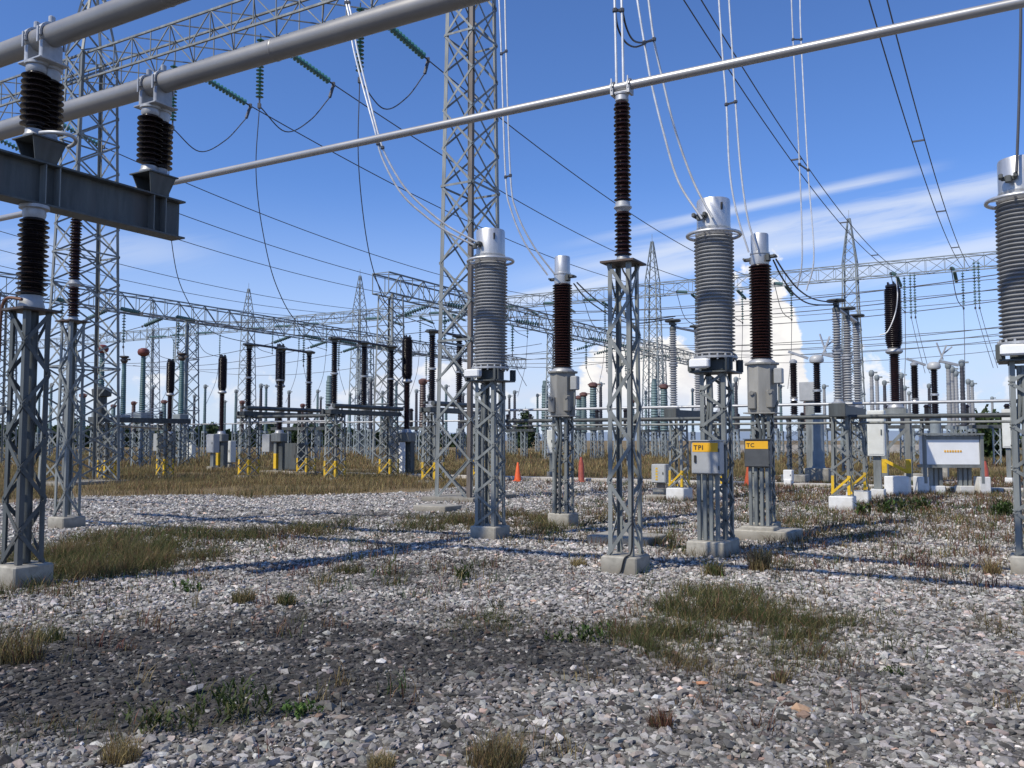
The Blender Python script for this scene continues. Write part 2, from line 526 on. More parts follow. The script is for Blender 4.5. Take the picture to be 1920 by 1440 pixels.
def patch_mask(x, y):
    s = 0
    wx, wy = x + 1.2 * (fbm(x * 1.1, y * 1.1 + 70) - 0.5), y + 1.2 * (fbm(x * 1.1 + 30, y * 1.1) - 0.5)
    for px, py, rx, ry, a in GRASS: s = s + a * blob(wx, wy, px, py, rx, ry)
    n = fbm(x * 1.3 + 11, y * 1.3, 4) * .6 + fbm(x * 4 + 11, y * 4, 3) * .4
    return np.clip(s * np.clip(2.6 * (n - 0.24), 0, 1.4), 0, 1)
_bp = [(-600, 945), (0, 945), (160, 930), (320, 931), (450, 938), (620, 929), (700, 925), (800, 923), (880, 914), (950, 903), (1100, 899), (1300, 898), (1600, 895), (2600, 895)]
_bx = np.array([(p - 960) / F for p, _ in _bp]); _by = np.array([gnd(960, q).y for _, q in _bp])
def belt_mask(x, y):
    yy = np.maximum(y, 1.0)
    D = np.interp(x / yy, _bx, _by)
    d = y - D + 5 * (fbm(x * 0.25, y * 0.25) - 0.5) + 3 * (fbm(x * 0.9, y * 0.9) - 0.5)
    return np.clip(d / 1.2, 0, 1)

def axis_pts(a, bb, n, far):
    core = np.linspace(a, bb, n)
    step = core[1] - core[0]
    up, lo, s = [], [], step
    v = bb
    while v < far: s *= 1.22; v += s; up.append(v)
    s, v = step, a
    while v > -far: s *= 1.22; v -= s; lo.append(v)
    return np.array(lo[::-1] + list(core) + up)
gx = axis_pts(-26, 26, 210, 2600)
gy = axis_pts(-3, 62, 270, 2600)
GX, GY = np.meshgrid(gx, gy)
hz = height(GX, GY)
verts = np.stack([GX, GY, hz], -1).reshape(-1, 3)
nx, ny = len(gx), len(gy)
idx = np.arange(nx * ny).reshape(ny, nx)
quads = np.stack([idx[:-1, :-1], idx[:-1, 1:], idx[1:, 1:], idx[1:, :-1]], -1).reshape(-1, 4)

def np_mesh(name, verts, faces, m, cols=None, smooth=False):
    me = bpy.data.meshes.new(name)
    k = faces.shape[1]
    me.vertices.add(len(verts)); me.vertices.foreach_set('co', verts.astype(np.float32).ravel())
    me.loops.add(faces.size); me.loops.foreach_set('vertex_index', faces.astype(np.int32).ravel())
    me.polygons.add(len(faces))
    me.polygons.foreach_set('loop_start', np.arange(0, faces.size, k, dtype=np.int32))
    me.polygons.foreach_set('use_smooth', np.full(len(faces), smooth))
    if cols is not None:
        a = me.attributes.new('Col', 'FLOAT_COLOR', 'POINT')
        c4 = np.ones((len(verts), 4), np.float32); c4[:, :3] = cols
        a.data.foreach_set('color', c4.ravel())
    me.materials.append(m)
    me.update(); me.validate()
    o = bpy.data.objects.new(name, me)
    COL.objects.link(o)
    return o

m, nt, b = new_mat('yard_ground')
N, L = nt.nodes, nt.links
tc = N.new('ShaderNodeTexCoord')
def vor(scale):
    v = N.new('ShaderNodeTexVoronoi'); v.inputs['Scale'].default_value = scale
    L.new(tc.outputs['Object'], v.inputs['Vector']); return v
def noise(scale, det=6, rough=0.6):
    v = N.new('ShaderNodeTexNoise'); v.inputs['Scale'].default_value = scale
    v.inputs['Detail'].default_value = det; v.inputs['Roughness'].default_value = rough
    L.new(tc.outputs['Object'], v.inputs['Vector']); return v
def ramp(sock, stops):
    r = N.new('ShaderNodeValToRGB')
    e = r.color_ramp.elements
    while len(e) < len(stops): e.new(0.5)
    for i, (p, c) in enumerate(stops): e[i].position = p; e[i].color = (*c, 1)
    L.new(sock, r.inputs['Fac']); return r.outputs['Color']
def mix(f, a, c, mode='MIX'):
    x = N.new('ShaderNodeMixRGB'); x.blend_type = mode
    for s, v in ((x.inputs['Fac'], f), (x.inputs['Color1'], a), (x.inputs['Color2'], c)):
        if isinstance(v, (int, float)): s.default_value = v
        elif isinstance(v, tuple): s.default_value = (*v, 1)
        else: L.new(v, s)
    return x.outputs['Color']
v1 = vor(34)
sep = N.new('ShaderNodeSeparateColor'); L.new(v1.outputs['Color'], sep.inputs[0])
grav = ramp(sep.outputs[0], [(0.0, (0.15, 0.146, 0.137)), (0.35, (0.29, 0.28, 0.265)), (0.75, (0.41, 0.393, 0.37)), (0.93, (0.47, 0.455, 0.43)), (1.0, (0.6, 0.58, 0.55))])
grav = mix(1.0, grav, ramp(v1.outputs['Distance'], [(0.0, (1, 1, 1)), (0.45, (0.9, 0.9, 0.9)), (0.75, (0.25, 0.24, 0.23))]), 'MULTIPLY')
sxyz = N.new('ShaderNodeVectorMath'); sxyz.operation = 'LENGTH'; L.new(tc.outputs['Object'], sxyz.inputs[0])
fr = N.new('ShaderNodeMapRange'); fr.inputs['From Min'].default_value = 9; fr.inputs['From Max'].default_value = 24; L.new(sxyz.outputs['Value'], fr.inputs['Value'])
gap_ground = ramp(noise(45, 5, 0.7).outputs['Fac'], [(0.3, (0.045, 0.043, 0.04)), (0.7, (0.15, 0.143, 0.132))])  # darker ground mixed in between the near stones
nb = noise(0.8)
grav = mix(fr.outputs[0], mix(0.25, gap_ground, grav), grav)
grav = mix(1.0, grav, ramp(nb.outputs['Fac'], [(0.3, (0.8, 0.79, 0.79)), (0.7, (1.12, 1.1, 1.08))]), 'MULTIPLY')
at_d = N.new('ShaderNodeAttribute'); at_d.attribute_name = 'Col'
sd = N.new('ShaderNodeSeparateColor'); L.new(at_d.outputs['Color'], sd.inputs[0])   # r grass belt, g dark soil and painted shadow strips, b weed patch
soil_shade = ramp(noise(14).outputs['Fac'], [(0.3, (0.035, 0.033, 0.032)), (0.7, (0.085, 0.08, 0.077))])  # dark soil colour, also used for the painted shadow strips
c = mix(sd.outputs[1], grav, soil_shade)
psoil = ramp(noise(9).outputs['Fac'], [(0.3, (0.10, 0.085, 0.06)), (0.7, (0.24, 0.22, 0.18))])
pf = N.new('ShaderNodeMath'); pf.operation = 'MULTIPLY'; pf.inputs[1].default_value = 0.8; L.new(sd.outputs[2], pf.inputs[0])
c = mix(pf.outputs[0], c, psoil)
bsoil = mix(noise(0.25, 8).outputs['Fac'], (0.15, 0.115, 0.065), (0.30, 0.225, 0.13))
bsoil = mix(1.0, bsoil, ramp(noise(5, 8, 0.75).outputs['Fac'], [(0.3, (0.55, 0.55, 0.5)), (0.7, (1.2, 1.2, 1.2))]), 'MULTIPLY')
c = mix(sd.outputs[0], c, bsoil)
L.new(c, b.inputs['Base Color'])
b.inputs['Roughness'].default_value = 0.95; b.inputs['Specular IOR Level'].default_value = 0.15
bp = N.new('ShaderNodeBump'); bp.inputs['Strength'].default_value = 0.5; bp.inputs['Distance'].default_value = 0.03; bp.invert = True
L.new(v1.outputs['Distance'], bp.inputs['Height']); L.new(bp.outputs[0], b.inputs['Normal'])
gcol = np.stack([belt_mask(GX, GY), dark_mask(GX, GY), patch_mask(GX, GY)], -1).reshape(-1, 3)
ground = np_mesh('ground', verts, quads, m, gcol, True)
tag(ground, kind='structure')

# ---- crushed stone lying on the near ground
PHI = (1 + 5 ** 0.5) / 2
ICO = np.array([(-1, PHI, 0), (1, PHI, 0), (-1, -PHI, 0), (1, -PHI, 0), (0, -1, PHI), (0, 1, PHI), (0, -1, -PHI), (0, 1, -PHI), (PHI, 0, -1), (PHI, 0, 1), (-PHI, 0, -1), (-PHI, 0, 1)]) / math.hypot(1, PHI)
ICF = np.array([(0, 11, 5), (0, 5, 1), (0, 1, 7), (0, 7, 10), (0, 10, 11), (1, 5, 9), (5, 11, 4), (11, 10, 2), (10, 7, 6), (7, 1, 8), (3, 9, 4), (3, 4, 2), (3, 2, 6), (3, 6, 8), (3, 8, 9), (4, 9, 5), (2, 4, 11), (6, 2, 10), (8, 6, 7), (9, 8, 1)])
OCT = np.array([(1, 0, 0), (-1, 0, 0), (0, 1, 0), (0, -1, 0), (0, 0, 1), (0, 0, -1)], float) * 1.15
OCF = np.array([(0, 2, 4), (2, 1, 4), (1, 3, 4), (3, 0, 4), (2, 0, 5), (1, 2, 5), (3, 1, 5), (0, 3, 5)])
def stones(y0, y1, dens, rmed, fine=True):
    SV, SF = (ICO, ICF) if fine else (OCT, OCF)
    nv = len(SV)
    area = 0
    X, Y = [], []
    n = int(dens * (0.6 * (y1 ** 2 - y0 ** 2) + 3.4 * (y1 - y0)))
    y = np.sqrt(rng.uniform(y0 ** 2, y1 ** 2, n)); hw = 0.6 * y + 1.7
    x = rng.uniform(-1, 1, n) * hw
    keep = rng.random(n) > belt_mask(x, y) * 1.0
    keep &= rng.random(n) > patch_mask(x, y) * 0.4
    x, y = x[keep], y[keep]
    n = len(x)
    dk = dark_mask(x, y)
    r = rmed * np.minimum(np.exp(rng.normal(0, 0.34, n)), 1.75) * (1 - 0.08 * dk)
    shape = SV[None] * rng.uniform(0.62, 1.3, (n, nv, 1)) + rng.normal(0, 0.13, (n, nv, 3))
    sc = np.stack([rng.uniform(0.85, 1.5, n), rng.uniform(0.55, 0.95, n), rng.uniform(0.4, 0.8, n)], -1) * r[:, None]
    p = shape * sc[:, None]
    th = rng.uniform(0, 2 * PI, n); ti = rng.normal(0, 0.5, n)
    # tilt about x, then turn about z
    yy = p[..., 1] * np.cos(ti)[:, None] - p[..., 2] * np.sin(ti)[:, None]
    zz = p[..., 1] * np.sin(ti)[:, None] + p[..., 2] * np.cos(ti)[:, None]
    xx = p[..., 0]
    px = xx * np.cos(th)[:, None] - yy * np.sin(th)[:, None]
    py = xx * np.sin(th)[:, None] + yy * np.cos(th)[:, None]
    zc = height(x, y) + r * 0.16 * rng.uniform(0.3, 1.5, n) - 0.003 * dk
    P = np.stack([px + x[:, None], py + y[:, None], zz + zc[:, None]], -1)
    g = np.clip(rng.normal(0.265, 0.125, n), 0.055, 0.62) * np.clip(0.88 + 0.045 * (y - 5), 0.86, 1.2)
    g = np.where(rng.random(n) < 0.03, rng.uniform(0.46, 0.70, n), g)
    tint = np.ones((n, 3)) * (1.06, 1.0, 0.92)
    tint += rng.normal(0, 0.02, (n, 3))
    t = rng.random(n)
    tint[t < 0.10] *= (1.10, 0.98, 0.93)
    tint[(t > 0.10) & (t < 0.115)] *= (1.2, 0.87, 0.72)
    tint[(t > 0.7)] *= (0.98, 1.0, 1.02)
    bright = rng.random(n) < 0.07
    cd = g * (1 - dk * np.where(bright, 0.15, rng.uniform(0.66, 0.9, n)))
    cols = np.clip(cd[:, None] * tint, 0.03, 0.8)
    return P.reshape(-1, 3), (SF[None] + (np.arange(n) * nv)[:, None, None]).reshape(-1, 3), np.repeat(cols, nv, 0)
VS, FS, CS, off = [], [], [], 0
for a in ((3.3, 7.0, 560, 0.0225), (3.3, 7.0, 1150, 0.0115), (7.0, 11.0, 720, 0.021), (7.0, 11.0, 350, 0.013, False), (11.0, 17.0, 420, 0.024, False), (17.0, 27.0, 150, 0.028, False), (27.0, 40.0, 60, 0.036, False)):
    v, f, cc = stones(*a)
    VS.append(v); FS.append(f + off); CS.append(cc); off += len(v)
gravel = np_mesh('gravel', np.concatenate(VS), np.concatenate(FS), M['stone'], np.concatenate(CS))
tag(gravel, 'loose grey crushed stone covering the yard in front of the steel supports', 'gravel', kind='stuff')

# ---- blades
GREEN = np.array([(0.055, 0.085, 0.022), (0.075, 0.105, 0.03), (0.045, 0.065, 0.02)])
OLIVE = np.array([(0.10, 0.10, 0.04), (0.13, 0.115, 0.05), (0.085, 0.085, 0.035)])
STRAW = np.array([(0.34, 0.27, 0.12), (0.27, 0.21, 0.10), (0.22, 0.17, 0.075)])
BROWN = np.array([(0.17, 0.11, 0.055), (0.21, 0.14, 0.07), (0.12, 0.08, 0.045)])
RED = np.array([(0.17, 0.07, 0.05), (0.21, 0.10, 0.07), (0.13, 0.07, 0.05)])
BRIGHT = np.array([(0.075, 0.14, 0.03), (0.10, 0.17, 0.035), (0.055, 0.11, 0.025)])
def blades(x, y, h, w, lean, cols, z=None, seedhead=None):
    n = len(x)
    z = height(x, y) - 0.01 if z is None else z
    th = rng.uniform(0, 2 * PI, n)
    dx, dy = np.cos(th), np.sin(th)
    ph = th + PI / 2 + rng.normal(0, 0.6, n)
    lx, ly = np.cos(ph) * lean * h, np.sin(ph) * lean * h
    V = np.zeros((n, 5, 3))
    hw = w / 2
    V[:, 0] = np.stack([x - dx * hw, y - dy * hw, z], -1)
    V[:, 1] = np.stack([x + dx * hw, y + dy * hw, z], -1)
    V[:, 2] = np.stack([x + dx * hw * .75 + lx * .35, y + dy * hw * .75 + ly * .35, z + h * .58], -1)
    V[:, 3] = np.stack([x - dx * hw * .75 + lx * .35, y - dy * hw * .75 + ly * .35, z + h * .58], -1)
    V[:, 4] = np.stack([x + lx, y + ly, z + h], -1)
    base = (np.arange(n) * 5)[:, None, None]
    F3 = (np.array([(0, 1, 2), (0, 2, 3), (3, 2, 4)])[None] + base).reshape(-1, 3)
    C = np.repeat(cols[:, None], 5, 1)
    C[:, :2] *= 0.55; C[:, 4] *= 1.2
    return V.reshape(-1, 3), F3, C.reshape(-1, 3)
def pick(pal, n):
    return pal[rng.integers(0, len(pal), n)] * rng.uniform(0.75, 1.3, (n, 1))
def palmix(n, parts):
    pals = [p for p, _ in parts]; wts = np.array([q for _, q in parts], float); wts /= wts.sum()
    k = rng.choice(len(pals), n, p=wts)
    out = np.zeros((n, 3))
    for i, p in enumerate(pals):
        s = k == i
        out[s] = pick(p, s.sum())
    return out
class Batch:
    def __init__(s): s.V, s.F, s.C, s.o = [], [], [], 0
    def add(s, t):
        v, f, c2 = t
        s.V.append(v); s.F.append(f + s.o); s.C.append(c2); s.o += len(v)
    def build(s, name, m):
        return np_mesh(name, np.concatenate(s.V), np.concatenate(s.F), m, np.concatenate(s.C))

B = Batch()
# the dry meadow between and behind the far supports
for y0, y1, dens, w, h in ((24, 34, 330, 0.011, 0.21), (34, 46, 170, 0.017, 0.24), (46, 70, 55, 0.032, 0.36), (70, 120, 16, 0.07, 0.42)):
    n = int(dens * 0.62 * (y1 ** 2 - y0 ** 2))
    y = np.sqrt(rng.uniform(y0 ** 2, y1 ** 2, n)); x = rng.uniform(-1, 1, n) * (0.62 * y)
    k = rng.random(n) < belt_mask(x, y) * np.clip(3.2 * fbm(x * 0.33, y * 0.4 + 9, 4) - 1.0, 0.07, 1)
    x, y = x[k], y[k]; n = len(x)
    lush = fbm(x * 0.16 + 3, y * 0.3, 3)
    cols = palmix(n, [(STRAW, 2.2), (BROWN, 2.4), (OLIVE, 2.0), (RED, 0.3)])
    gmix = np.clip((lush - 0.5) * 5, 0, 1)[:, None] * np.clip((52 - y) / 20, 0, 1)[:, None]
    cols = cols * 1.3
    cols = cols * (1 - gmix * 0.75) + palmix(n, [(OLIVE, 2), (GREEN, 1.4), (STRAW, .5)]) * gmix * 0.75
    B.add(blades(x, y, h * rng.uniform(0.4, 1.35, n) * (0.6 + 0.8 * fbm(x * 0.6, y * 0.6, 2)), w * rng.uniform(0.6, 1.4, n), rng.uniform(0.1, 0.7, n), cols))
meadow = B.build('grass', M['blade'])
tag(meadow, 'dry brown meadow grass growing round the feet of the far supports', 'grass', kind='stuff')
# weeds in patches over the near gravel
B = Batch()
for y0, y1, dens, w, hh in ((4.0, 8.0, 8500, 0.0036, 0.14), (8.0, 13.0, 4600, 0.0052, 0.175), (13.0, 22.0, 1400, 0.0085, 0.18), (22.0, 34.0, 220, 0.016, 0.26)):
    n = int(dens * 0.62 * (y1 ** 2 - y0 ** 2))
    y = np.sqrt(rng.uniform(y0 ** 2, y1 ** 2, n)); x = rng.uniform(-1, 1, n) * (0.62 * y + 0.5)
    pm = patch_mask(x, y)
    tuft = fbm(x * 3.1, y * 3.1, 3)
    k = (rng.random(n) < np.clip(pm * 1.3, 0, 1) ** 1.5 * np.clip((tuft - 0.26) * 4, 0.05, 1)) & (belt_mask(x, y) < 0.5)
    x, y, pm = x[k], y[k], pm[k]; n = len(x)
    hue = fbm(x * 0.8 + 60, y * 0.8, 3)
    right = np.clip((x / y - 0.08) * 3, 0, 1) * np.clip((y - 8.6) / 2.0, 0, 1)
    a = palmix(n, [(GREEN, 3), (OLIVE, 4.5), (STRAW, .7), (RED, .6), (BROWN, 1.0)])
    b2 = palmix(n, [(STRAW, 1.4), (BROWN, 2.4), (RED, 2), (OLIVE, 1.4)])
    wmix = np.clip((hue - 0.60) * 4 + right * 0.6, 0, 1)[:, None]
    B.add(blades(x, y, hh * (0.22 + 1.1 * rng.random(n) ** 1.5) * (0.45 + 0.75 * pm), w * rng.uniform(0.6, 1.5, n), rng.uniform(0.2, 1.3, n), a * (1 - wmix) + b2 * wmix))
# thin scattered stalks everywhere on the gravel
n = 9000
cy = np.sqrt(rng.uniform(4.2 ** 2, 38 ** 2, n)); cx = rng.uniform(-1, 1, n) * (0.62 * cy + 0.4)
wgt = 0.16 + 0.9 * np.clip((cx / cy - 0.05) * 3, 0, 1) * np.clip((cy - 8) / 4, 0.12, 1) + 0.35 * (np.abs(cx / cy + 0.2) < 0.2) * (cy > 9) * (cy < 14)
clear = (np.abs(cx / cy + 0.28) < 0.22) & (cy > 16)
k = (rng.random(n) < wgt) & (belt_mask(cx, cy) < 0.3) & ~clear
for X, Y in zip(cx[k], cy[k]):
    q = rng.integers(6, 26); s = 0.05 + 0.012 * Y
    pal = [[(RED, 3), (BROWN, 1)], [(STRAW, 2), (BROWN, 1)], [(OLIVE, 2), (GREEN, 2)], [(GREEN, 2), (BRIGHT, 1)], [(RED, 1), (BROWN, 2)]][rng.choice(5, p=[.3, .2, .2, .1, .2])]
    x = X + rng.normal(0, s * .5, q); y = Y + rng.normal(0, s * .5, q)
    B.add(blades(x, y, rng.uniform(0.04, 0.2, q), np.full(q, 0.0030 + 0.00055 * Y), rng.uniform(0.2, 0.9, q), palmix(q, pal)))
weeds = B.build('weeds', M['blade'])
tag(weeds, 'thin green and rust coloured weeds scattered through the crushed stone', 'weeds', kind='stuff')

def clump(px, py, wpx, hpx, n, pal, name, label, lean=0.6, bw=0.006, leafy=False, group=None):
    c0 = gnd(px, py); D = c0.y
    R, H = wpx * D / F / 2, hpx * D / F
    Bc = Batch()
    if leafy:
        ns = max(6, n // 9)
        sx, sy = rng.normal(0, R * .5, ns), rng.normal(0, R * .42, ns)
        sh = H * rng.uniform(0.45, 1.05, ns)
        Bc.add(blades(sx, sy, sh, np.full(ns, bw * 0.8), rng.uniform(0.05, .35, ns), palmix(ns, pal), np.full(ns, -0.01)))
        for i in range(ns):
            q = 9
            f = rng.uniform(0.1, 1.0, q)
            Bc.add(blades(sx[i] + rng.normal(0, .012, q), sy[i] + rng.normal(0, .012, q), H * rng.uniform(.14, .3, q), np.full(q, bw * 3.2), rng.uniform(.6, 1.5, q), palmix(q, pal), sh[i] * f * 0.85))
    else:
        rr = R * np.sqrt(rng.random(n)) * 0.75; th = rng.uniform(0, 2 * PI, n)
        x, y = rr * np.cos(th), rr * np.sin(th)
        Bc.add(blades(x, y, H * rng.uniform(0.4, 1.1, n) * (1 - 0.45 * rr / R), bw * rng.uniform(.6, 1.4, n), lean * rng.uniform(.3, 1.3, n), palmix(n, pal), np.full(n, -0.01)))
    o = Bc.build(name, M['leaf' if leafy else 'blade'])
    o.location = (c0.x, c0.y, float(height(np.array([c0.x]), np.array([c0.y]))[0]))
    tag(o, label, 'weed' if leafy else 'grass clump', group)
    return o
G1 = 'weeds and tufts rooted in the near gravel'
clump(565, 1352, 70, 34, 150, [(BRIGHT, 3), (GREEN, 1)], 'leafy_weed', 'bright green leafy weed spreading low on stones at the bottom left of centre', leafy=True, bw=0.005, group=G1)
clump(440, 1350, 120, 80, 200, [(GREEN, 3), (OLIVE, 1)], 'leafy_weed', 'tall bushy dark green weed just left of the bright low leafy weed', leafy=True, bw=0.004, group=G1)
clump(310, 1375, 150, 60, 190, [(GREEN, 2), (OLIVE, 2)], 'leafy_weed', 'sprawling olive green weed between the tall bushy weed and the straw tuft at lower left', leafy=True, bw=0.004, group=G1)
clump(1100, 1205, 62, 42, 130, [(GREEN, 3), (BRIGHT, 1)], 'leafy_weed', 'dark green weed left of the big grassy patch and below the central footing', leafy=True, bw=0.005, group=G1)
clump(1040, 1208, 40, 22, 70, [(GREEN, 3)], 'leafy_weed', 'small flat green weed beside the grass below the middle of the yard', leafy=True, bw=0.005, group=G1)
clump(350, 1117, 44, 24, 80, [(BRIGHT, 3), (GREEN, 1)], 'leafy_weed', 'bright green weed in pale gravel below the large left grass patch', leafy=True, bw=0.007, group=G1)
clump(865, 1090, 36, 42, 80, [(GREEN, 3), (OLIVE, 1)], 'leafy_weed', 'upright green weed standing alone left of the central concrete footing', leafy=True, bw=0.006, group=G1)
clump(1670, 1268, 76, 18, 90, [(GREEN, 3)], 'leafy_weed', 'long flat dark green weed to the right of the big grassy patch', leafy=True, bw=0.004, group=G1)
clump(455, 1140, 62, 40, 320, [(OLIVE, 3), (STRAW, 1), (BROWN, 1)], 'grass_tuft', 'round olive and brown grass tuft at the edge of the dark soil', group=G1)
clump(537, 1142, 50, 38, 260, [(OLIVE, 2), (GREEN, 2), (STRAW, 1)], 'grass_tuft', 'yellowish green grass tuft right of the round olive tuft', group=G1)
clump(655, 1073, 78, 26, 300, [(OLIVE, 3), (GREEN, 1), (BROWN, 1)], 'grass_tuft', 'low wide olive tuft on pale stones in the middle left of the yard', bw=0.007, group=G1)
clump(1425, 1072, 54, 60, 320, [(STRAW, 3), (BROWN, 2)], 'grass_tuft', 'golden dry grass tuft in front of the grey cabinet footings', bw=0.008, group=G1)
clump(1340, 1082, 52, 40, 240, [(OLIVE, 3), (GREEN, 1), (STRAW, 1)], 'grass_tuft', 'grey green tuft left of the golden dry tuft', bw=0.008, group=G1)
clump(1084, 1062, 46, 26, 170, [(STRAW, 4)], 'grass_tuft', 'pale yellow tuft just left of the central concrete footing', bw=0.008, group=G1)
clump(930, 1436, 140, 80, 620, [(BROWN, 2), (OLIVE, 2), (STRAW, 1)], 'grass_tuft', 'large brown and olive tuft at the bottom centre edge', bw=0.004, group=G1)
clump(715, 1438, 70, 46, 300, [(STRAW, 4), (OLIVE, 1)], 'grass_tuft', 'straw coloured tuft at the bottom edge left of the large brown tuft', bw=0.004, group=G1)
clump(228, 1436, 90, 70, 360, [(STRAW, 3), (BROWN, 1)], 'grass_tuft', 'dry straw tuft at the bottom edge near the lower left corner', bw=0.004, group=G1)
clump(1240, 1365, 62, 55, 260, [(RED, 3), (BROWN, 2), (OLIVE, 1)], 'grass_tuft', 'rusty brown tuft in the stones below the big grassy patch', bw=0.004, group=G1)
clump(1465, 1280, 50, 40, 200, [(OLIVE, 2), (RED, 2), (STRAW, 1)], 'grass_tuft', 'thin olive and red tuft at the lower right edge of the big grassy patch', bw=0.005, group=G1)
clump(1860, 1078, 40, 46, 200, [(STRAW, 3), (BROWN, 2)], 'grass_tuft', 'golden tuft near the footing at the right edge', bw=0.008, group=G1)
clump(30, 1245, 120, 90, 420, [(STRAW, 2), (OLIVE, 2), (RED, 1)], 'grass_tuft', 'tall yellow and red grass tuft at the left edge', bw=0.005, group=G1)
clump(90, 1208, 80, 50, 260, [(OLIVE, 2), (GREEN, 2), (STRAW, 1)], 'grass_tuft', 'mixed green and yellow tuft right of the tall tuft at the left edge', bw=0.005, group=G1)
clump(1885, 970, 46, 36, 200, [(GREEN, 2), (BRIGHT, 1)], 'leafy_weed', 'green leafy weed left of the support at the right edge', leafy=True, bw=0.012, group=G1)
for q, (wx, lab) in enumerate(((1622, 'bushy green weed in front of the nearest white footing pair'), (1664, 'round green weed right of the second low white footing'), (1700, 'small green weed below the tall white block under the yellow N'), (1735, 'green weed in front of the white legged panel'))):
    clump(wx, 968 - 3 * q, 30, 30, 120, [(GREEN, 2), (BRIGHT, 1), (OLIVE, 1)], 'leafy_weed', lab, leafy=True, bw=0.012, group=G1)
for i, (px, py, w, col, lab) in enumerate(((715, 1248, 22, (0.62, 0.60, 0.57), 'flat white stone lying on the dark soil'), (1505, 1340, 50, (0.40, 0.26, 0.16), 'flat tan stone lying in the lower right gravel'), (908, 1343, 34, (0.42, 0.30, 0.25), 'pinkish stone near the bottom centre'), (1318, 1290, 26, (0.45, 0.22, 0.12), 'small orange stone below the big grassy patch'), (365, 1300, 40, (0.3, 0.29, 0.28), 'grey slab of stone at the lower edge of the dark soil'))):
    c0 = gnd(px, py); s = w * c0.y / F / 2
    mb = MB(); vv = ICO * rng.uniform(.75, 1.15, (12, 1)) * np.array([s, s * .8, s * .4])
    mb._add([tuple(q) for q in vv], [tuple(f) for f in ICF])
    o = mb.build('rock', mat('rock_surface', col, 0.85, 0, 0.15, 40)); o.location = (c0.x, c0.y, 0.03); o.rotation_euler = (0.1, 0.05, i)
    tag(o, lab, 'rock')

# ================================================================== NEAR EQUIPMENT
def gz(p):
    return float(height(np.array([p[0]]), np.array([p[1]]))[0])
def footing(mb, a, z1, z0=-0.2):
    mb.box((0, 0, (z0 + z1) / 2), (a, a, z1 - z0), bev=0.018)

# ---- tall brown post insulators that carry the thin bus tube
ZB = zat(163, 10.9)                        # axis of the thin tube
def make_bus_post():
    t = thing('post_insulator', cat='post insulator')
    zp = zat(494, 10.9)
    mb = MB(); footing(mb, 0.46, 0.21); mb.build('footing', M['concrete'], t)
    mb = MB(); column(mb, 0.32, 0.29, 0.215, zp - 0.012, 8, 0.055, 0.007, 0.042, 0.007); mb.build('lattice_column', M['steel'], t)
    MB().box((0, 0, zp), (0.44, 0.44, 0.024)).build('top_plate', M['plate'], t)
    z1, z2, z3, z4 = zat(398, 10.9), zat(378, 10.9), zat(192, 10.9), zat(176, 10.9)
    for a, c in ((zp + 0.09, z1), (z2, z3)):
        MB().lathe(sheds(a, c, 0.07, 0.108, 0.052, 0.098), 28).build('insulator', M['brown'], t)
    MB().lathe([(0.09, zp + 0.013), (0.095, zp + 0.03), (0.075, zp + 0.09)], 24).build('flange', M['alu_dull'], t)
    MB().lathe([(0.075, z1), (0.09, z1 + 0.03), (0.112, z1 + 0.05), (0.112, z1 + 0.065), (0.095, z1 + 0.075), (0.09, z2 - 0.01), (0.075, z2)], 24).build('flange', M['alu_dull'], t)
    MB().lathe([(0.07, z3), (0.085, z3 + 0.015), (0.08, z4 - 0.03), (0.09, z4 - 0.02), (0.09, z4)], 24).build('flange', M['alu_dull'], t)
    mb = MB()
    mb.box((0, 0, z4 + 0.012), (0.26, 0.10, 0.02))
    for sx in (-0.11, 0.11):
        mb.box((sx, 0, (z4 + ZB) / 2 - 0.02), (0.035, 0.15, 0.09))
        for i in range(9):
            a0, a1 = PI * i / 9, PI * (i + 1) / 9
            mb.bar((sx, 0.072 * math.cos(a0), ZB + 0.072 * math.sin(a0)), (sx, 0.072 * math.cos(a1), ZB + 0.072 * math.sin(a1)), 0.022, 0.04, (1, 0, 0))
        mb.bar((sx, 0.078, ZB - 0.05), (sx, 0.078, ZB + 0.10), 0.014); mb.bar((sx, -0.078, ZB - 0.05), (sx, -0.078, ZB + 0.10), 0.014)
    mb.build('clamp', M['alu_dull'], t)
    return t
bus_post = Kind(make_bus_post)
P0 = Vector((at(1173, 1045, 10.9).x, 10.9, 0))
P1 = P0 + U * 10.95
c0 = bus_post(P0, 'tall brown post insulator on a lattice column, alone right of centre', 'lattice posts under the thin bus tube')
c1 = bus_post(P1, 'brown post insulator on a lattice column half hidden by the heavy beam', 'lattice posts under the thin bus tube')
# earth cable clipped to the central post only
MB().tube(curve_pts([(0.06, -0.185, 3.7), (0.168, -0.185, 3.3), (0.168, -0.182, 1.6), (0.165, -0.19, 0.5), (0.15, -0.2, 0.26), (0.09, -0.245, 0.2), (0.05, -0.25, 0.06), (0.02, -0.27, 0.0)], 6), 0.011, 8).build('earth_cable', M['wire_black'], c0)
o = MB().tube([P0 + U * 24 + Vector((0, 0, ZB)), P0 + U * 5 + Vector((0, 0, ZB)), P0 - U * 10 + Vector((0, 0, ZB))], 0.057, 20).build('bus_tube', M['bus_thin'])
tag(o, 'long thin bright bus tube resting on the central brown post insulator', 'bus tube')

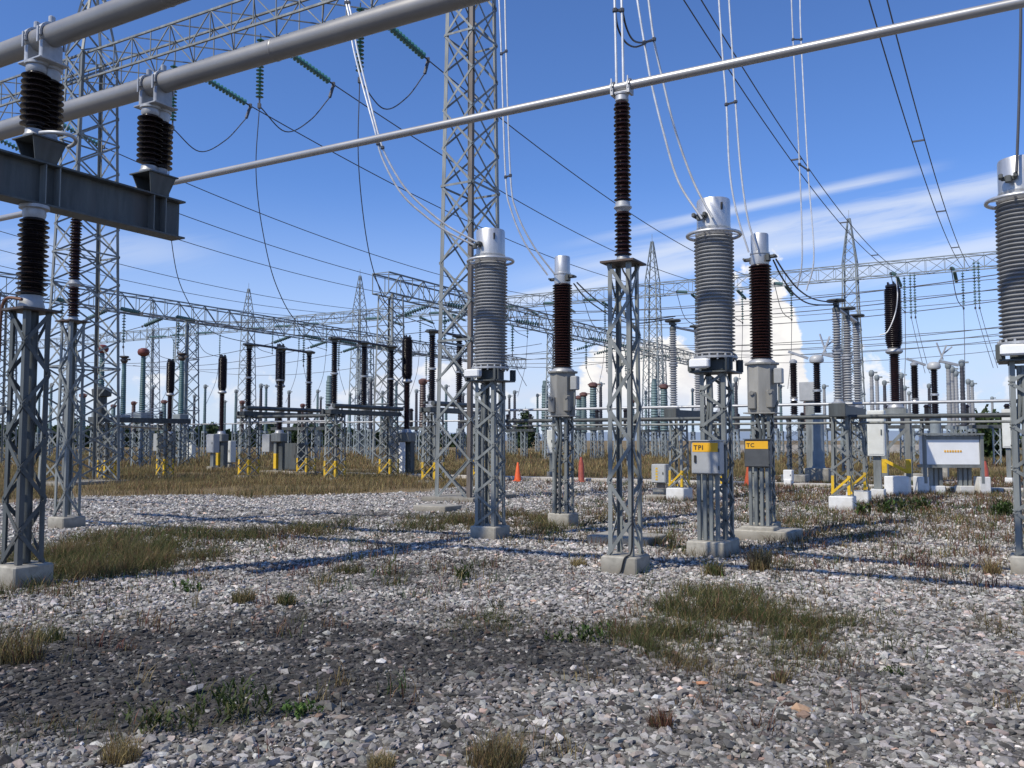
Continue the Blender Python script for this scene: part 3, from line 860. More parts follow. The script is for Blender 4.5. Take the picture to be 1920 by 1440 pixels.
# ---- heavy beam on its own post at the left edge, twin insulators and the two thick tubes
D1 = 9.9
Q = Vector((at(42, 1050, D1).x, D1, 0))
t = thing('beam_support', Q, GR, 'lattice column with a thick brown insulator carrying the steel beam at the left edge', 'beam support')
zp = zat(583, D1)
mb = MB(); footing(mb, 0.46, 0.24); mb.build('footing', M['concrete'], t)
mb = MB(); column(mb, 0.30, 0.29, 0.245, zp - 0.012, 8, 0.06, 0.008, 0.045, 0.008); mb.build('lattice_column', M['steel_dark'], t)
MB().tube([(0.02, 0.02, 0.25), (0.02, 0.02, zp - 0.02)], 0.055, 14).build('conduit', M['steel_dark'], t)
MB().box((0, 0, zp), (0.46, 0.46, 0.025)).build('top_plate', M['plate'], t)
zt = zat(386, D1)
MB().lathe([(0.13, zp + 0.013), (0.14, zp + 0.05), (0.12, zp + 0.11), (0.115, zp + 0.17)], 28).build('flange', M['alu_dull'], t)
MB().lathe(sheds(zp + 0.17, zt - 0.15, 0.11, 0.165, 0.056, 0.15), 32).build('insulator', M['black_porc'], t)
MB().lathe([(0.11, zt - 0.15), (0.125, zt - 0.10), (0.12, zt - 0.05), (0.16, zt - 0.04), (0.16, zt - 0.004)], 28).build('flange', M['alu_dull'], t)
MB().tube(curve_pts([(0.10, -0.17, zp + 0.10), (-0.12, -0.21, zp + 0.12), (-0.2, -0.22, zp - 0.05), (-0.21, -0.22, zp - 0.5), (-0.25, -0.22, zp - 0.9)], 8), 0.018, 8).build('earth_strap', M['rust'], t)
MB().box((-0.2, -0.2, zp - 1.12), (0.2, 0.05, 0.09), bev=0.01).build('cable_clamp', M['steel'], t)

BZ0, BZ1 = zt, zt + 0.50
bm = MB()
def on_beam(u, v, z): return (u, v, z)
L0, L1 = -1.6, 1.98
bt = thing('steel_beam', Q, GR, 'heavy dark I beam under the two thick bus tubes at upper left', 'steel beam')
mb = MB()
mb.box((0, (L0 + L1) / 2, BZ0 + 0.011), (0.26, L1 - L0, 0.022))
mb.box((0, (L0 + L1) / 2, BZ1 - 0.011), (0.26, L1 - L0, 0.022))
mb.box((0, (L0 + L1) / 2, (BZ0 + BZ1) / 2), (0.014, L1 - L0, BZ1 - BZ0 - 0.044))
mb.build('web', M['steel_dark'], bt)
for y in (0.05, 0.22, 1.5, 1.68):
    for sx in (-1, 1):
        MB().box((sx * 0.066, y, (BZ0 + BZ1) / 2), (0.115, 0.012, BZ1 - BZ0 - 0.05)).build('stiffener', M['steel'], bt)

ZT = zat(160, 11.28)
def make_beam_insulator():
    t = thing('beam_insulator', cat='post insulator')
    s0, s1 = BZ1 + 0.003, zat(330, 11.28)
    mb = MB()
    for sx in (-1, 1):
        o = len(mb.v)
        x0, x1 = sx * 0.10, sx * 0.16
        mb._add([(x0, -.13, s0), (x0, .13, s0), (x1, .2, s1 - .016), (x1, -.2, s1 - .016), (x0 + sx * .012, -.13, s0), (x0 + sx * .012, .13, s0), (x1 + sx * .012, .2, s1 - .016), (x1 + sx * .012, -.2, s1 - .016)],
                [(0, 1, 2, 3), (7, 6, 5, 4), (0, 3, 7, 4), (1, 5, 6, 2), (0, 4, 5, 1), (3, 2, 6, 7)])
    mb.box((0, 0, s1 - 0.008), (0.40, 0.44, 0.016))
    mb.box((0, 0.13, (s0 + s1) / 2 - .01), (0.19, 0.01, s1 - s0 - .03))
    mb.build('bracket', M['steel_dark'], t)
    zi0, zi1 = s1 + 0.10, zat(222, 11.28)
    for k, y in enumerate((-0.08, 0.08)):
        f = MB()
        f.lathe([(0.115, s1), (0.12, s1 + 0.03), (0.10, s1 + 0.06), (0.10, zi0)], 28, (0, y, 0))
        f.build('flange', M['alu_dull'], t)
        dz = 0.033 * k
        MB().lathe([(r, z - dz) for r, z in sheds(zi0 + 0.034, zi1, 0.095, 0.158, 0.066)], 36, (0, y, 0)).build('insulator', M['black_porc'], t)
        MB().lathe([(0.10, zi1 - dz), (0.115, zi1 + 0.03), (0.11, zi1 + 0.08), (0.13, zi1 + 0.09), (0.13, zi1 + 0.12)], 28, (0, y, 0)).build('cap', M['alu_dull'], t)
    mb = MB()
    zc = zi1 + 0.12
    mb.box((0, 0, zc + 0.012), (0.42, 0.36, 0.022), bev=0.005)
    for sx in (-0.15, 0.13):
        mb.box((sx, 0, (zc + ZT) / 2 - 0.03), (0.06, 0.26, max(0.04, ZT - zc - 0.10)), bev=0.01)
        for i in range(12):
            a0, a1 = -0.25 + (PI + .5) * i / 12, -0.25 + (PI + .5) * (i + 1) / 12
            R = 0.147
            mb.bar((sx, R * math.cos(a0), ZT + R * math.sin(a0)), (sx, R * math.cos(a1), ZT + R * math.sin(a1)), 0.024, 0.06, (1, 0, 0))
        mb.box((sx, 0, ZT + 0.19), (0.05, 0.07, 0.10), bev=0.012)
        mb.bar((sx, 0.16, ZT - 0.12), (sx, 0.16, ZT + 0.06), 0.022); mb.bar((sx, -0.16, ZT - 0.12), (sx, -0.16, ZT + 0.06), 0.022)
    mb.build('clamp', M['alu_dull'], t)
    return t
beam_ins = Kind(make_beam_insulator)
TB = (0.05, 1.58)
a1 = beam_ins(Q + V * TB[0], 'squat dark twin insulator on the heavy beam, nearest the left edge', 'twin insulators on the heavy beam')
a2 = beam_ins(Q + V * TB[1], 'squat dark twin insulator at the right end of the heavy beam', 'twin insulators on the heavy beam')
MB().tube([(0.25 + 0.30 * math.sin(a) , 0.1 + 0.17 * math.cos(a) - .1, BZ1 + 0.2 + 0.02 * a) for a in np.linspace(0, PI, 14)], 0.022, 10).build('bent_tube', M['alu_dull'], a1)
for k, lab in ((0, 'thick grey bus tube crossing the upper left corner above the other'), (1, 'thick grey bus tube from the left edge passing the top of the lattice tower')):
    c = Q + V * TB[k] + Vector((0, 0, ZT))
    mb = MB().tube([c + U * 9, c, c - U * 13.5], 0.128, 32)
    for sj in (-5.2, -2.1, 2.6, 6.0):
        mb.lathe([(0.1285, -0.02), (0.1325, -0.012), (0.1335, 0), (0.1325, 0.012), (0.1285, 0.02)], 32, c + U * sj, axis=U)
    o = mb.build('bus_tube', M['bus'])
    tag(o, lab, 'bus tube', 'thick bus tubes')

# ---- grey voltage transformers
def make_vt():
    t = thing('voltage_transformer', cat='transformer')
    zb, zs0, zs1 = 2.56, 2.80, 4.52
    mb = MB(); footing(mb, 0.48, 0.22); mb.build('footing', M['concrete'], t)
    mb = MB(); column(mb, 0.36, 0.36, 0.225, zb - .01, 9, 0.06, 0.007, 0.04, 0.006); mb.build('lattice_column', M['steel'], t)
    mb = MB()
    for sx, sy in ((-.13, -.13), (-.05, -.15), (.1, .05)):
        mb.tube([(sx, sy, 0.23), (sx, sy, 1.6), (sx * .6, sy * .8, 2.1), (sx * .6, sy, 2.5)], 0.028, 8)
    mb.build('conduit', M['steel'], t)
    mb = MB()
    mb.box((0, 0, zb), (0.60, 0.60, 0.02))
    for a in range(4):
        x, y = ((-.27, -.27), (.27, -.27), (.27, .27), (-.27, .27))[a]
        mb.box((x, y, zb + 0.10), (0.03, 0.10, 0.18)); mb.box((x, y, zb + 0.10), (0.10, 0.028, 0.178))
    mb.box((0, 0, zb + 0.10), (0.34, 0.34, 0.178), bev=0.02)
    mb.build('base_frame', M['steel_dark'], t)
    MB().box((-0.13, -0.33, zb + 0.115), (0.28, 0.13, 0.13), bev=0.02).build('terminal_box', M['panel_white'], t)
    mb = MB().lathe([(0.31, zb + .195), (0.31, zb + .225), (0.255, zb + .235)], 40)
    for i in range(16):
        a = 2 * PI * i / 16
        mb.lathe([(0.016, zb + .17), (0.016, zb + .255)], 6, (0.285 * math.cos(a), 0.285 * math.sin(a), 0))
    mb.build('flange', M['alu_dull'], t)
    MB().lathe(sheds(zs0, zs1, 0.232, 0.283, 0.052), 48).build('insulator', M['silicone'], t)
    mb = MB().torus((0, 0, 4.545), 0.375, 0.024, 48, 12)
    for i in range(6):
        a = 2 * PI * (i + .3) / 6
        mb.bar((0.2 * math.cos(a), 0.2 * math.sin(a), 4.56), (0.375 * math.cos(a), 0.375 * math.sin(a), 4.545), 0.03, 0.012)
    mb.build('corona_ring', M['alu'], t)
    MB().lathe([(0.25, 4.52), (0.265, 4.54), (0.265, 4.575), (0.238, 4.58), (0.238, 4.62), (0.243, 4.63), (0.243, 4.65), (0.238, 4.655), (0.238, 5.03), (0.228, 5.055), (0.19, 5.065)], 48).build('cap', M['alu'], t)
    mb = MB().box((-0.12, -0.245, 4.78), (0.16, 0.05, 0.05), bev=0.008)
    mb.box((-0.12, -0.29, 4.76), (0.07, 0.06, 0.09), bev=0.01); mb.box((-0.20, -0.275, 4.80), (0.05, 0.10, 0.06), bev=0.01)
    mb.box((-0.04, -0.275, 4.80), (0.05, 0.10, 0.06), bev=0.01)
    mb.build('terminal', M['steel_dark'], t)
    MB().box((0.17, -0.172, 4.92), (0.03, 0.02, 0.10), GR).build('name_plate', M['black'], t)
    return t
vt = Kind(make_vt)
VT1 = Vector((at(919, 975, 14.5).x, 14.5, 0))
VT2 = VT1 - U * 3.76
VT3 = VT1 - U * 7.52 + Vector((0.09, 0, 0))
g = 'grey voltage transformers in a row'
vt(VT1, 'large grey ribbed transformer with a metal cap beside the central lattice tower', g)
vt(VT2, 'large grey ribbed transformer with an amber topped grey cabinet below it', g)
vt(VT3, 'large grey ribbed transformer cut off by the right edge', g)

# ---- brown current transformers
def make_ct():
    t = thing('current_transformer', cat='transformer')
    zt0, zt1, zi0, zi1, zc = 2.06, 2.86, 2.94, 4.56, 5.09
    mb = MB(); footing(mb, 0.44, 0.24); mb.build('footing', M['concrete'], t)
    mb = MB(); column(mb, 0.30, 0.30, 0.245, zt0 - .02, 9, 0.05, 0.007, 0.038, 0.006); mb.build('lattice_column', M['steel'], t)
    mb = MB()
    for sx, sy in ((-.06, -.19), (.03, -.2), (.10, .0)):
        mb.tube([(sx, sy, 0.24), (sx, sy, 1.2), (sx * .6 + .05, sy, 1.7), (sx, sy * .9, 2.05)], 0.026, 8)
    mb.build('conduit', M['steel_dark'], t)
    mb = MB().lathe([(0.245, zt0), (0.25, zt0 + .03), (0.25, zt1 - .03), (0.25, zt1)], 8, smooth=False)
    mb.lathe([(0.285, zt1 + .001), (0.285, zt1 + .03)], 16, smooth=False)
    mb.box((0, 0, zt0 - .012), (0.52, 0.52, 0.02))
    mb.build('tank', M['tank'], t)
    for x, y, z in ((-0.11, -0.235, zt0 + .20), (0.18, -0.19, zt0 + .22)):
        mb = MB().box((x, y, z), (0.13, 0.09, 0.30), GR if x > 0 else 0, bev=0.015)
        mb.lathe([(0.035, 0), (0.035, 0.05)], 12, (x, y - .03, z + 0.12), axis=(0.2, -1, 0))
        mb.build('terminal_box', M['tank'], t)
    MB().box((0.30, -0.10, zt1 - 0.20), (0.14, 0.14, 0.26), bev=0.015).build('junction_box', M['cab'], t)
    MB().tube([(0.30, -0.10, zt1 - .33), (0.30, -0.10, zt0 + .2), (0.2, -0.1, zt0)], 0.02, 8).build('conduit', M['steel'], t)
    MB().lathe([(0.225, zt1 + .031), (0.215, zt1 + .06), (0.17, zt1 + .09), (0.165, zi0 + .02)], 32).build('flange', M['alu_dull'], t)
    MB().lathe(sheds(zi0 + .02, zi1, 0.145, 0.19, 0.05), 40).build('insulator', M['brown'], t)
    MB().lathe([(0.15, zi1), (0.155, zi1 + .03), (0.155, zi1 + .17), (0.165, zi1 + .18), (0.165, zi1 + .21), (0.147, zi1 + .22), (0.147, zc - .02), (0.138, zc), (0.11, zc + .004)], 36).build('cap', M['alu'], t)
    for s in (-1, 1):
        mb = MB()
        mb.box((s * 0.21, -0.06 * s, zi1 + .12), (0.16, 0.09, 0.05), bev=0.008)
        mb.box((s * 0.16, -0.08 * s, zi1 + .10), (0.06, 0.12, 0.12), bev=0.01)
        mb.lathe([(0.02, -0.09), (0.02, 0.09)], 10, (s * 0.27, -0.06 * s, zi1 + .125), axis=(0, 1, 0))
        mb.build('terminal', M['steel_dark'], t)
    return t
ct = Kind(make_ct)
CT1 = Vector((at(1056, 955, 16.75).x, 16.75, 0))
CT2 = CT1 - U * 3.74
g = 'brown current transformers with grey tanks'
ct(CT1, 'brown ribbed transformer over a grey tank, left of the lone post insulator', g)
ct(CT2, 'brown ribbed transformer over a grey tank, right of the amber labelled grey cabinet', g)

# ---- cabinets standing in front of them
def cabinet(loc, label, w, d, h, zc, front, txt, slab):
    t = thing('control_cabinet', loc, GR, label, 'cabinet')
    mb = MB().box((0, 0, zc), (w, d, h), bev=0.008)
    mb.box((0, -0.008, zc + h / 2 + 0.008), (w + 0.03, d + 0.04, 0.014))
    mb.build('body', M[front], t)
    MB().box((0, -d / 2 - 0.007, zc - 0.005), (w - 0.03, 0.012, h - 0.03), bev=0.004).build('door', M[front], t)
    sw = w * (0.95 if txt == 'TPI' else 0.93)
    sp = MB().box((0, -d / 2 - 0.0155, zc + h / 2 - 0.085), (sw - .02, 0.003, 0.125)).build('sign_plate', M['sign'], t)
    text_mesh(txt, 0.088, 'lettering', M['black'], sp, (-sw / 2 + 0.03, -d / 2 - 0.0185, zc + h / 2 - 0.118), (PI / 2, 0, 0))
    if txt == 'TPI':
        MB().box((-w / 2 + 0.06, -d / 2 - 0.022, zc - 0.02), (0.03, 0.02, 0.10), bev=0.004).build('handle', M['black'], t)
    for zz in (-.14, .10): MB().box((w / 2 - 0.012, -d / 2 - 0.016, zc + zz), (0.018, 0.012, 0.05)).build('hinge', M['steel_dark'], t)
    z0 = zc - h / 2
    for i in range(4):
        x = -w / 2 + 0.07 + i * (w - 0.14) / 3
        MB().box((x, 0.0, (z0 + 0.22) / 2), (0.052, 0.052, z0 - 0.22), bev=0.006).build('leg', M['steel'], t)
    mb = MB().box((0, 0, 0.01), (w + 0.12, d + 0.18, 0.42), bev=0.015)
    mb.build('footing', M['concrete'], t)
    if slab: MB().box((0.08, 0.20, 0.06), (0.95, 0.80, 0.20), bev=0.015).build('plinth', M['concrete'], t)
zc1 = (zat(828, 12.35) + zat(887, 12.35)) / 2
c = Vector((at(1327, 860, 12.3).x, 12.3, 0))
cabinet(c, 'pale grey cabinet with an amber TPI sign on four legs', 0.40, 0.20, 0.45, zc1, 'cab', 'TPI', False)
c = Vector((at(1422, 860, 14.4).x, 14.4, 0))
cabinet(c, 'dark grey cabinet with an amber TC sign on four legs', 0.41, 0.17, 0.44, (zat(824, 14.4) + zat(876, 14.4)) / 2, 'cab_dark', 'TC', True)

# ---- concrete covers lying in the gravel
for px, py, sx, sy, lab in ((1180, 1024, 1.0, 0.8, 'flat concrete slab on the ground right behind the central post footing'), (818, 957, 0.9, 0.7, 'flat concrete slab at the foot of the central lattice tower'), (1238, 938, 0.5, 0.5, 'concrete pad under the small grey box with yellow marks')):
    c = gnd(px, py)
    o = MB().box((0, 0, 0.02), (sx, sy, 0.20), bev=0.015).build('concrete_slab', M['concrete']); o.location = (c.x, c.y + .3, gz(c)); o.rotation_euler = (0, 0, GR)
    tag(o, lab, 'slab')

# ---- twin bright droppers
def twin(a, c, label, sp=(), m='wire', r=0.0165, group='twin conductors hanging to the transformers'):
    t = thing('twin_conductor', (0, 0, 0), 0, label, 'conductor', group)
    pa, pb = [at(*q) for q in a], [at(*q) for q in c]
    ca, cb = curve_pts(pa, 8), curve_pts(pb, 8)
    o0 = Vector(ca[-1])
    t.location = o0
    MB().tube([p - o0 for p in ca], r, 8).build('strand', M[m], t)
    MB().tube([p - o0 for p in cb], r, 8).build('strand', M[m], t)
    for f in sp:
        p = ca[int(f * (len(ca) - 1))] - o0; q = cb[int(f * (len(cb) - 1))] - o0
        d = (q - p) * 0.18
        mb = MB().bar(p - d, q + d, 0.028, 0.028)
        for e in (p, q): mb.box(e, (0.06, 0.06, 0.06), bev=0.012)
        mb.build('spacer', M['wire_dark'], t)
    return t
D = 14.3
twin([(640, -60, 14.9), (648, 0, 14.8), (655, 33, 14.7), (662, 87, 14.6), (680, 160, 14.5), (702, 240, D), (717, 297, D), (753, 363, D), (800, 407, D), (843, 437, D), (896, 463, D)],
     [(646, -60, 14.9), (653, 0, 14.8), (660, 33, 14.7), (670, 93, 14.6), (688, 167, 14.5), (710, 253, D), (726, 297, D), (760, 353, D), (800, 393, D), (843, 426, D), (902, 458, D)],
     'bright twin wires sweeping down right to the cap of the leftmost grey transformer', (0.56, 0.12))
D = 16.5
twin([(934, -60, D), (936, 0, D), (940, 101, D), (948, 332, D), (958, 393, D), (985, 457, D), (1027, 516, D)],
     [(946, -60, D), (947, 0, D), (949, 96, D), (957, 329, D), (969, 398, D), (1001, 462, D), (1040, 514, D)],
     'bright twin wires falling beside the lattice tower to the left brown transformer', (0.34, 0.51))
D = 12.4
twin([(1187, -60, D), (1195, 0, D), (1208, 80, D), (1221, 154, D), (1243, 244, D), (1272, 340, D), (1316, 410, 12.3)],
     [(1209, -60, D), (1216, 0, D), (1226, 74, D), (1241, 143, D), (1266, 244, D), (1300, 340, D), (1336, 408, 12.3)],
     'bright twin wires falling to the grey transformer right of the lone post', (0.335,))
D = 14.7
twin([(1346, -60, D), (1348, 0, D), (1355, 106, D), (1362, 196, D), (1368, 319, D), (1381, 398, D), (1404, 473, D)],
     [(1365, -60, D), (1367, 0, D), (1373, 96, D), (1379, 191, D), (1389, 319, D), (1402, 409, D), (1420, 468, D)],
     'bright twin wires falling to the brown transformer on the right', (0.50,))
twin([(1482, -60, 19.0), (1484, 0, 19.0), (1487, 74, 19), (1499, 308, 19), (1504, 480, 19), (1495, 540, 19.2)],
     [(1499, -60, 19.0), (1500, 0, 19.0), (1502, 74, 19), (1515, 319, 19), (1526, 480, 19), (1512, 545, 19.2)],
     'bright twin wires hanging straight down to the black loop right of the right brown transformer', (0.40, 0.61))
twin([(1912, -50, 10.7), (1914, 30, 10.6), (1911, 180, 10.55), (1906, 322, 10.5)], [(1940, -50, 10.7), (1938, 30, 10.6), (1932, 180, 10.55), (1924, 318, 10.5)], 'dark twin wires dropping to the transformer cut off by the right edge', (), 'wire_dark')
zt = ZB + 0.06
twin([(1151, -50, 10.9), (1154, 60, 10.9), (1156, 160, 10.9)], [(1164, -50, 10.9), (1167, 60, 10.9), (1169, 160, 10.9)], 'short bright twin wires rising from the top of the lone central post insulator', (0.35,))
twin([(1153, 12, 10.95), (1158, 50, 11.2), (1172, 78, 11.6), (1190, 88, 12), (1210, 82, 12.4)], [(1166, 14, 10.95), (1174, 50, 11.2), (1186, 74, 11.6), (1202, 80, 12), (1226, 76, 12.4)], 'black twin loop joining the wires above the lone central post', (), 'wire_black', 0.013)
twin([(1450, 488, 14.8), (1466, 520, 15.6), (1490, 552, 17), (1520, 570, 18.5), (1566, 572, 20)], [(1455, 486, 14.8), (1474, 515, 15.6), (1500, 545, 17), (1530, 562, 18.5), (1572, 568, 20)], 'black twin loop sagging from the right brown transformer to the grey insulator trio', (), 'wire_black', 0.015)
twin([(1076, 532, 16.8), (1095, 556, 18), (1120, 576, 19.5), (1160, 600, 21), (1200, 606, 22), (1262, 597, 23)], [(1082, 530, 16.8), (1103, 550, 18), (1128, 570, 19.5), (1166, 594, 21), (1206, 600, 22), (1266, 593, 23)], 'black twin loop running from the left brown transformer behind the lone post', (), 'wire_black', 0.014)

# ================================================================== MIDDLE DISTANCE
def foot(px, D): return Vector((at(px, 860, D).x, D, 0))

# grey three-post disconnector switches on two lattice stands with painted yellow feet
def make_grey_switch():
    t = thing('disconnector_switch', cat='disconnector')
    ys = (0.0, 2.35)
    for y in ys:
        for sub in (1,):
            mb = MB(); mb.box((0, y, 0.06), (0.52, 0.52, 0.56), bev=0.02); mb.build('footing', M['white'], t)
            mb = MB()
            column(mb, 0.40, 0.36, 0.34, 2.12, 6, 0.06, 0.008, 0.045, 0.007)
            mb.v = [(a, b2 + y, c3) for a, b2, c3 in mb.v]; mb.build('lattice_column', M['steel'], t)
            mb = MB(); yellow_feet(mb, 0.40, 0.37, 0.80); mb.v = [(a, b2 + y, c3) for a, b2, c3 in mb.v]; mb.build('painted_foot', M['yellow'], t)
    mb = MB()
    mb.box((-0.10, 1.2, 2.26), (0.07, 3.3, 0.26)); mb.box((0.10, 1.2, 2.26), (0.07, 3.3, 0.26)); mb.box((0, -0.35, 2.27), (0.36, 0.22, 0.30), bev=.01)
    mb.build('base_beam', M['steel_dark'], t)
    for y in (-0.25, 1.15, 2.55):
        i = MB().lathe([(0.15, 2.40), (0.15, 2.44), (0.10, 2.47), (0.095, 2.52)], 20, (0, y, 0)); i.build('flange', M['alu_dull'], t)
        MB().lathe(sheds(2.52, 3.52, 0.068, 0.105, 0.062), 24, (0, y, 0)).build('insulator', M['silicone'], t)
        MB().lathe([(0.07, 3.52), (0.12, 3.54), (0.12, 3.57), (0.085, 3.59), (0.12, 3.61), (0.12, 3.64), (0.07, 3.66)], 20, (0, y, 0)).build('flange', M['alu_dull'], t)
        MB().lathe(sheds(3.66, 4.50, 0.066, 0.10, 0.06), 24, (0, y, 0)).build('insulator', M['silicone'], t)
        mb = MB().lathe([(0.085, 4.50), (0.09, 4.58), (0.06, 4.62), (0.06, 4.72)], 16, (0, y, 0))
        mb.lathe([(0.20, 4.73), (0.22, 4.755), (0.20, 4.78), (0.1, 4.79)], 20, (0, y, 0)); mb.box((0, y, 4.67), (0.1, 0.24, 0.06))
        mb.build('terminal', M['steel_dark'], t)
    MB().tube([(0, -0.25, 4.60), (0, 1.15, 4.60)], 0.035, 10).build('contact_arm', M['alu_dull'], t)
    MB().tube([(0, 1.15, 4.60), (0, 2.55, 4.60)], 0.05, 12).build('contact_arm', M['alu'], t)
    return t
gsw = Kind(make_grey_switch)
S1 = foot(1578, 20.2); S2 = foot(1273, 23.6)
gsw(S1, 'grey ribbed insulator trio on yellow footed stands, left of the yellow N', 'grey disconnectors')
gsw(S2, 'grey ribbed insulators on a yellow footed stand just right of the lone post', 'grey disconnectors', GR - 0.16)

# three long operating rods running along the switch row
for zz, r, mm, dv, lab in ((2.44, 0.035, 'alu_dull', 0.5, 'light grey rod, uppermost of the long rods right of the cabinets'), (2.13, 0.05, 'steel_dark', 0.3, 'thick dark rod between two lighter rods at the right'), (2.0, 0.03, 'steel', 0.75, 'thin grey rod just under the thick dark rod')):
    a = S1 + V * dv + U * 10.5 + Vector((0, 0, zz)); c = S1 + V * dv - U * 4.6 + Vector((0, 0, zz))
    o = MB().tube([a - a, c - a], r, 12).build('operating_rod', M[mm]); o.location = a
    tag(o, lab, 'rod')

# live tank breakers: slim brown column carrying a fat brown barrel
def breaker_top(t, zb):
    MB().lathe([(0.22, zb - .1), (0.24, zb - 0.06), (0.2, zb), (0.19, zb + .08)], 20).build('flange', M['alu_dull'], t)
    MB().lathe(sheds(zb + 0.08, 4.10, 0.105, 0.15, 0.062), 24).build('insulator', M['brown'], t)
    MB().lathe([(0.15, 4.10), (0.20, 4.12), (0.24, 4.16), (0.24, 4.20), (0.21, 4.24), (0.16, 4.28)], 24).build('flange', M['alu_dull'], t)
    n = 30; pr = []
    for i in range(n):
        f = i / n
        R = 0.245 * min(1, 0.80 + 2.2 * f, 0.86 + 2.6 * (1 - f))
        z = 4.28 + (6.04 - 4.28) * f; p = (6.04 - 4.28) / n
        pr += [(R * .86, z), (R, z + .4 * p), (R * .99, z + .5 * p), (R * .86, z + .95 * p)]
    MB().lathe(pr, 28).build('interrupter', M['black_porc'], t)
    mb = MB().lathe([(0.16, 6.04), (0.2, 6.07), (0.2, 6.13), (0.15, 6.15)], 20)
    for a in range(5): mb.box((0.14 * math.cos(a * 1.26), 0.14 * math.sin(a * 1.26), 6.18), (0.05, 0.05, 0.08))
    mb.build('cap', M['black_porc'], t)

t = thing('circuit_breaker', foot(1682, 25.8), GR, 'tall brown breaker with a fat top over a yellow painted N brace and white block', 'circuit breaker')
MB().box((0, 0, 0.18), (0.66, 0.60, 0.76), bev=0.02).build('footing', M['white'], t)
mb = MB()
for x in (-0.32, 0.32):
    for y in (-0.2, 0.2): mb.box((x, y, 1.43), (0.13, 0.11, 1.78))
mb.bar((-0.32, -0.255, 1.25), (0.32, -0.255, 1.95), 0.09, 0.012, (0, -1, 0))
mb.box((0, 0, 2.34), (0.9, 0.6, 0.06)); mb.box((0, 0, 2.44), (0.6, 0.5, 0.14))
mb.build('stand', M['steel'], t)
mb = MB()
for x in (-0.32, 0.32): mb.box((x, -0.2, 0.85), (0.138, 0.118, 0.40))
mb.bar((-0.28, -0.268, 1.0), (0.28, -0.268, 0.70), 0.09, 0.012, (0, -1, 0))
mb.build('painted_brace', M['yellow'], t)
breaker_top(t, 2.60)
t2 = curve_pts([at(1650, 628, 25.4), at(1664, 622, 25.3), at(1678, 590, 25.4), at(1683, 555, 25.4), at(1680, 522, 25.7)], 8)
o = MB().tube([p - t2[0] for p in t2], 0.017, 8).build('bent_lead', M['alu_dull']); o.location = t2[0]
tag(o, 'pale lead bent up the side of the fat brown barrel over the yellow N', 'lead')

def make_breaker():
    t = thing('circuit_breaker', cat='circuit breaker')
    MB().box((0, 0, 0.0), (0.9, 0.9, 0.3), bev=0.02).build('footing', M['concrete'], t)
    MB().box((-0.12, 0, 0.85), (0.16, 0.3, 1.4)).build('stand', M['steel'], t)
    MB().box((0.14, 0.1, 0.85), (0.24, 0.3, 1.4)).build('stand', M['steel_dark'], t)
    MB().box((-0.12, -0.002, 0.60), (0.168, 0.312, 0.72)).build('painted_foot', M['yellow'], t)
    MB().box((0.0, 0, 1.72), (0.62, 0.5, 0.42), bev=0.03).build('mechanism_box', M['steel'], t)
    MB().box((-0.62, -0.1, 1.45), (0.5, 0.35, 0.85), bev=0.02).build('control_box', M['cab'], t)
    breaker_top(t, 2.0)
    return t
brk = Kind(make_breaker)
g = 'tall brown breakers in the meadow'
for px, D, lab in ((762, 39, 'tall brown breaker with a white panel, left of the central lattice tower'), (523, 42.5, 'tall brown breaker behind the left brown three-post switch'),
                   (414, 48, 'tall brown breaker with a grey box, right of the four teal insulators'), (316, 50.5, 'brown breaker behind the low dark beam at the left')):
    brk(foot(px, D), lab, g)
MB().box((-0.12, -0.20, 0.9), (0.40, 0.03, 1.5)).build('white_panel', M['panel_white'], brk.first)

# brown three-post disconnectors on a double stand
def make_brown_switch():
    t = thing('disconnector_switch', cat='disconnector')
    for y in (0, 3.5):
        mb = MB(); mb.box((0, y, 0), (0.8, 0.8, 0.2)); mb.build('footing', M['concrete'], t)
        mb = MB(); column(mb, 0.62, 0.56, 0.1, 2.62, 6, 0.08, 0.012, 0.055, 0.01, cross=True); mb.v = [(a, b2 + y, c3) for a, b2, c3 in mb.v]; mb.build('lattice_column', M['steel'], t)
        mb = MB(); yellow_feet(mb, 0.62, 0.12, 0.78, 0.095); mb.v = [(a, b2 + y, c3) for a, b2, c3 in mb.v]; mb.build('painted_foot', M['yellow'], t)
    mb = MB()
    mb.box((-0.2, 1.75, 2.72), (0.09, 4.6, 0.18)); mb.box((0.2, 1.75, 2.72), (0.09, 4.6, 0.18))
    for y in (-.4, 1.7, 3.9): mb.box((0, y, 2.72), (0.5, 0.12, 0.14))
    mb.tube([(0.32, -.5, 2.95), (0.32, 4.0, 2.95)], 0.09, 8); mb.tube([(-.3, -.2, 3.0), (-.1, 2.2, 3.02), (0.1, 3.9, 2.96)], 0.05, 8)
    mb.build('base_beam', M['steel_dark'], t)
    for y in (-0.1, 1.75, 3.6):
        MB().lathe([(0.22, 2.82), (0.22, 2.9), (0.13, 2.95), (0.13, 3.05)], 14, (0, y, 0)).build('flange', M['alu_dull'], t)
        MB().lathe(sheds(3.05, 4.2, 0.095, 0.145, 0.075), 16, (0, y, 0)).build('insulator', M['black_porc'], t)
        MB().lathe([(0.1, 4.2), (0.16, 4.22), (0.16, 4.28), (0.1, 4.30)], 14, (0, y, 0)).build('flange', M['alu_dull'], t)
        MB().lathe(sheds(4.30, 5.5, 0.09, 0.135, 0.075), 16, (0, y, 0)).build('insulator', M['black_porc'], t)
        mb = MB().lathe([(0.11, 5.5), (0.13, 5.6), (0.28, 5.64), (0.28, 5.68), (0.12, 5.74)], 14, (0, y, 0)); mb.box((0, y, 5.66), (0.12, 0.62, 0.10))
        mb.build('terminal', M['steel_dark'], t)
    MB().tube([(0, 0, 5.70), (0, 3.6, 5.66)], 0.05, 8).build('contact_arm', M['wire_dark'], t)
    return t
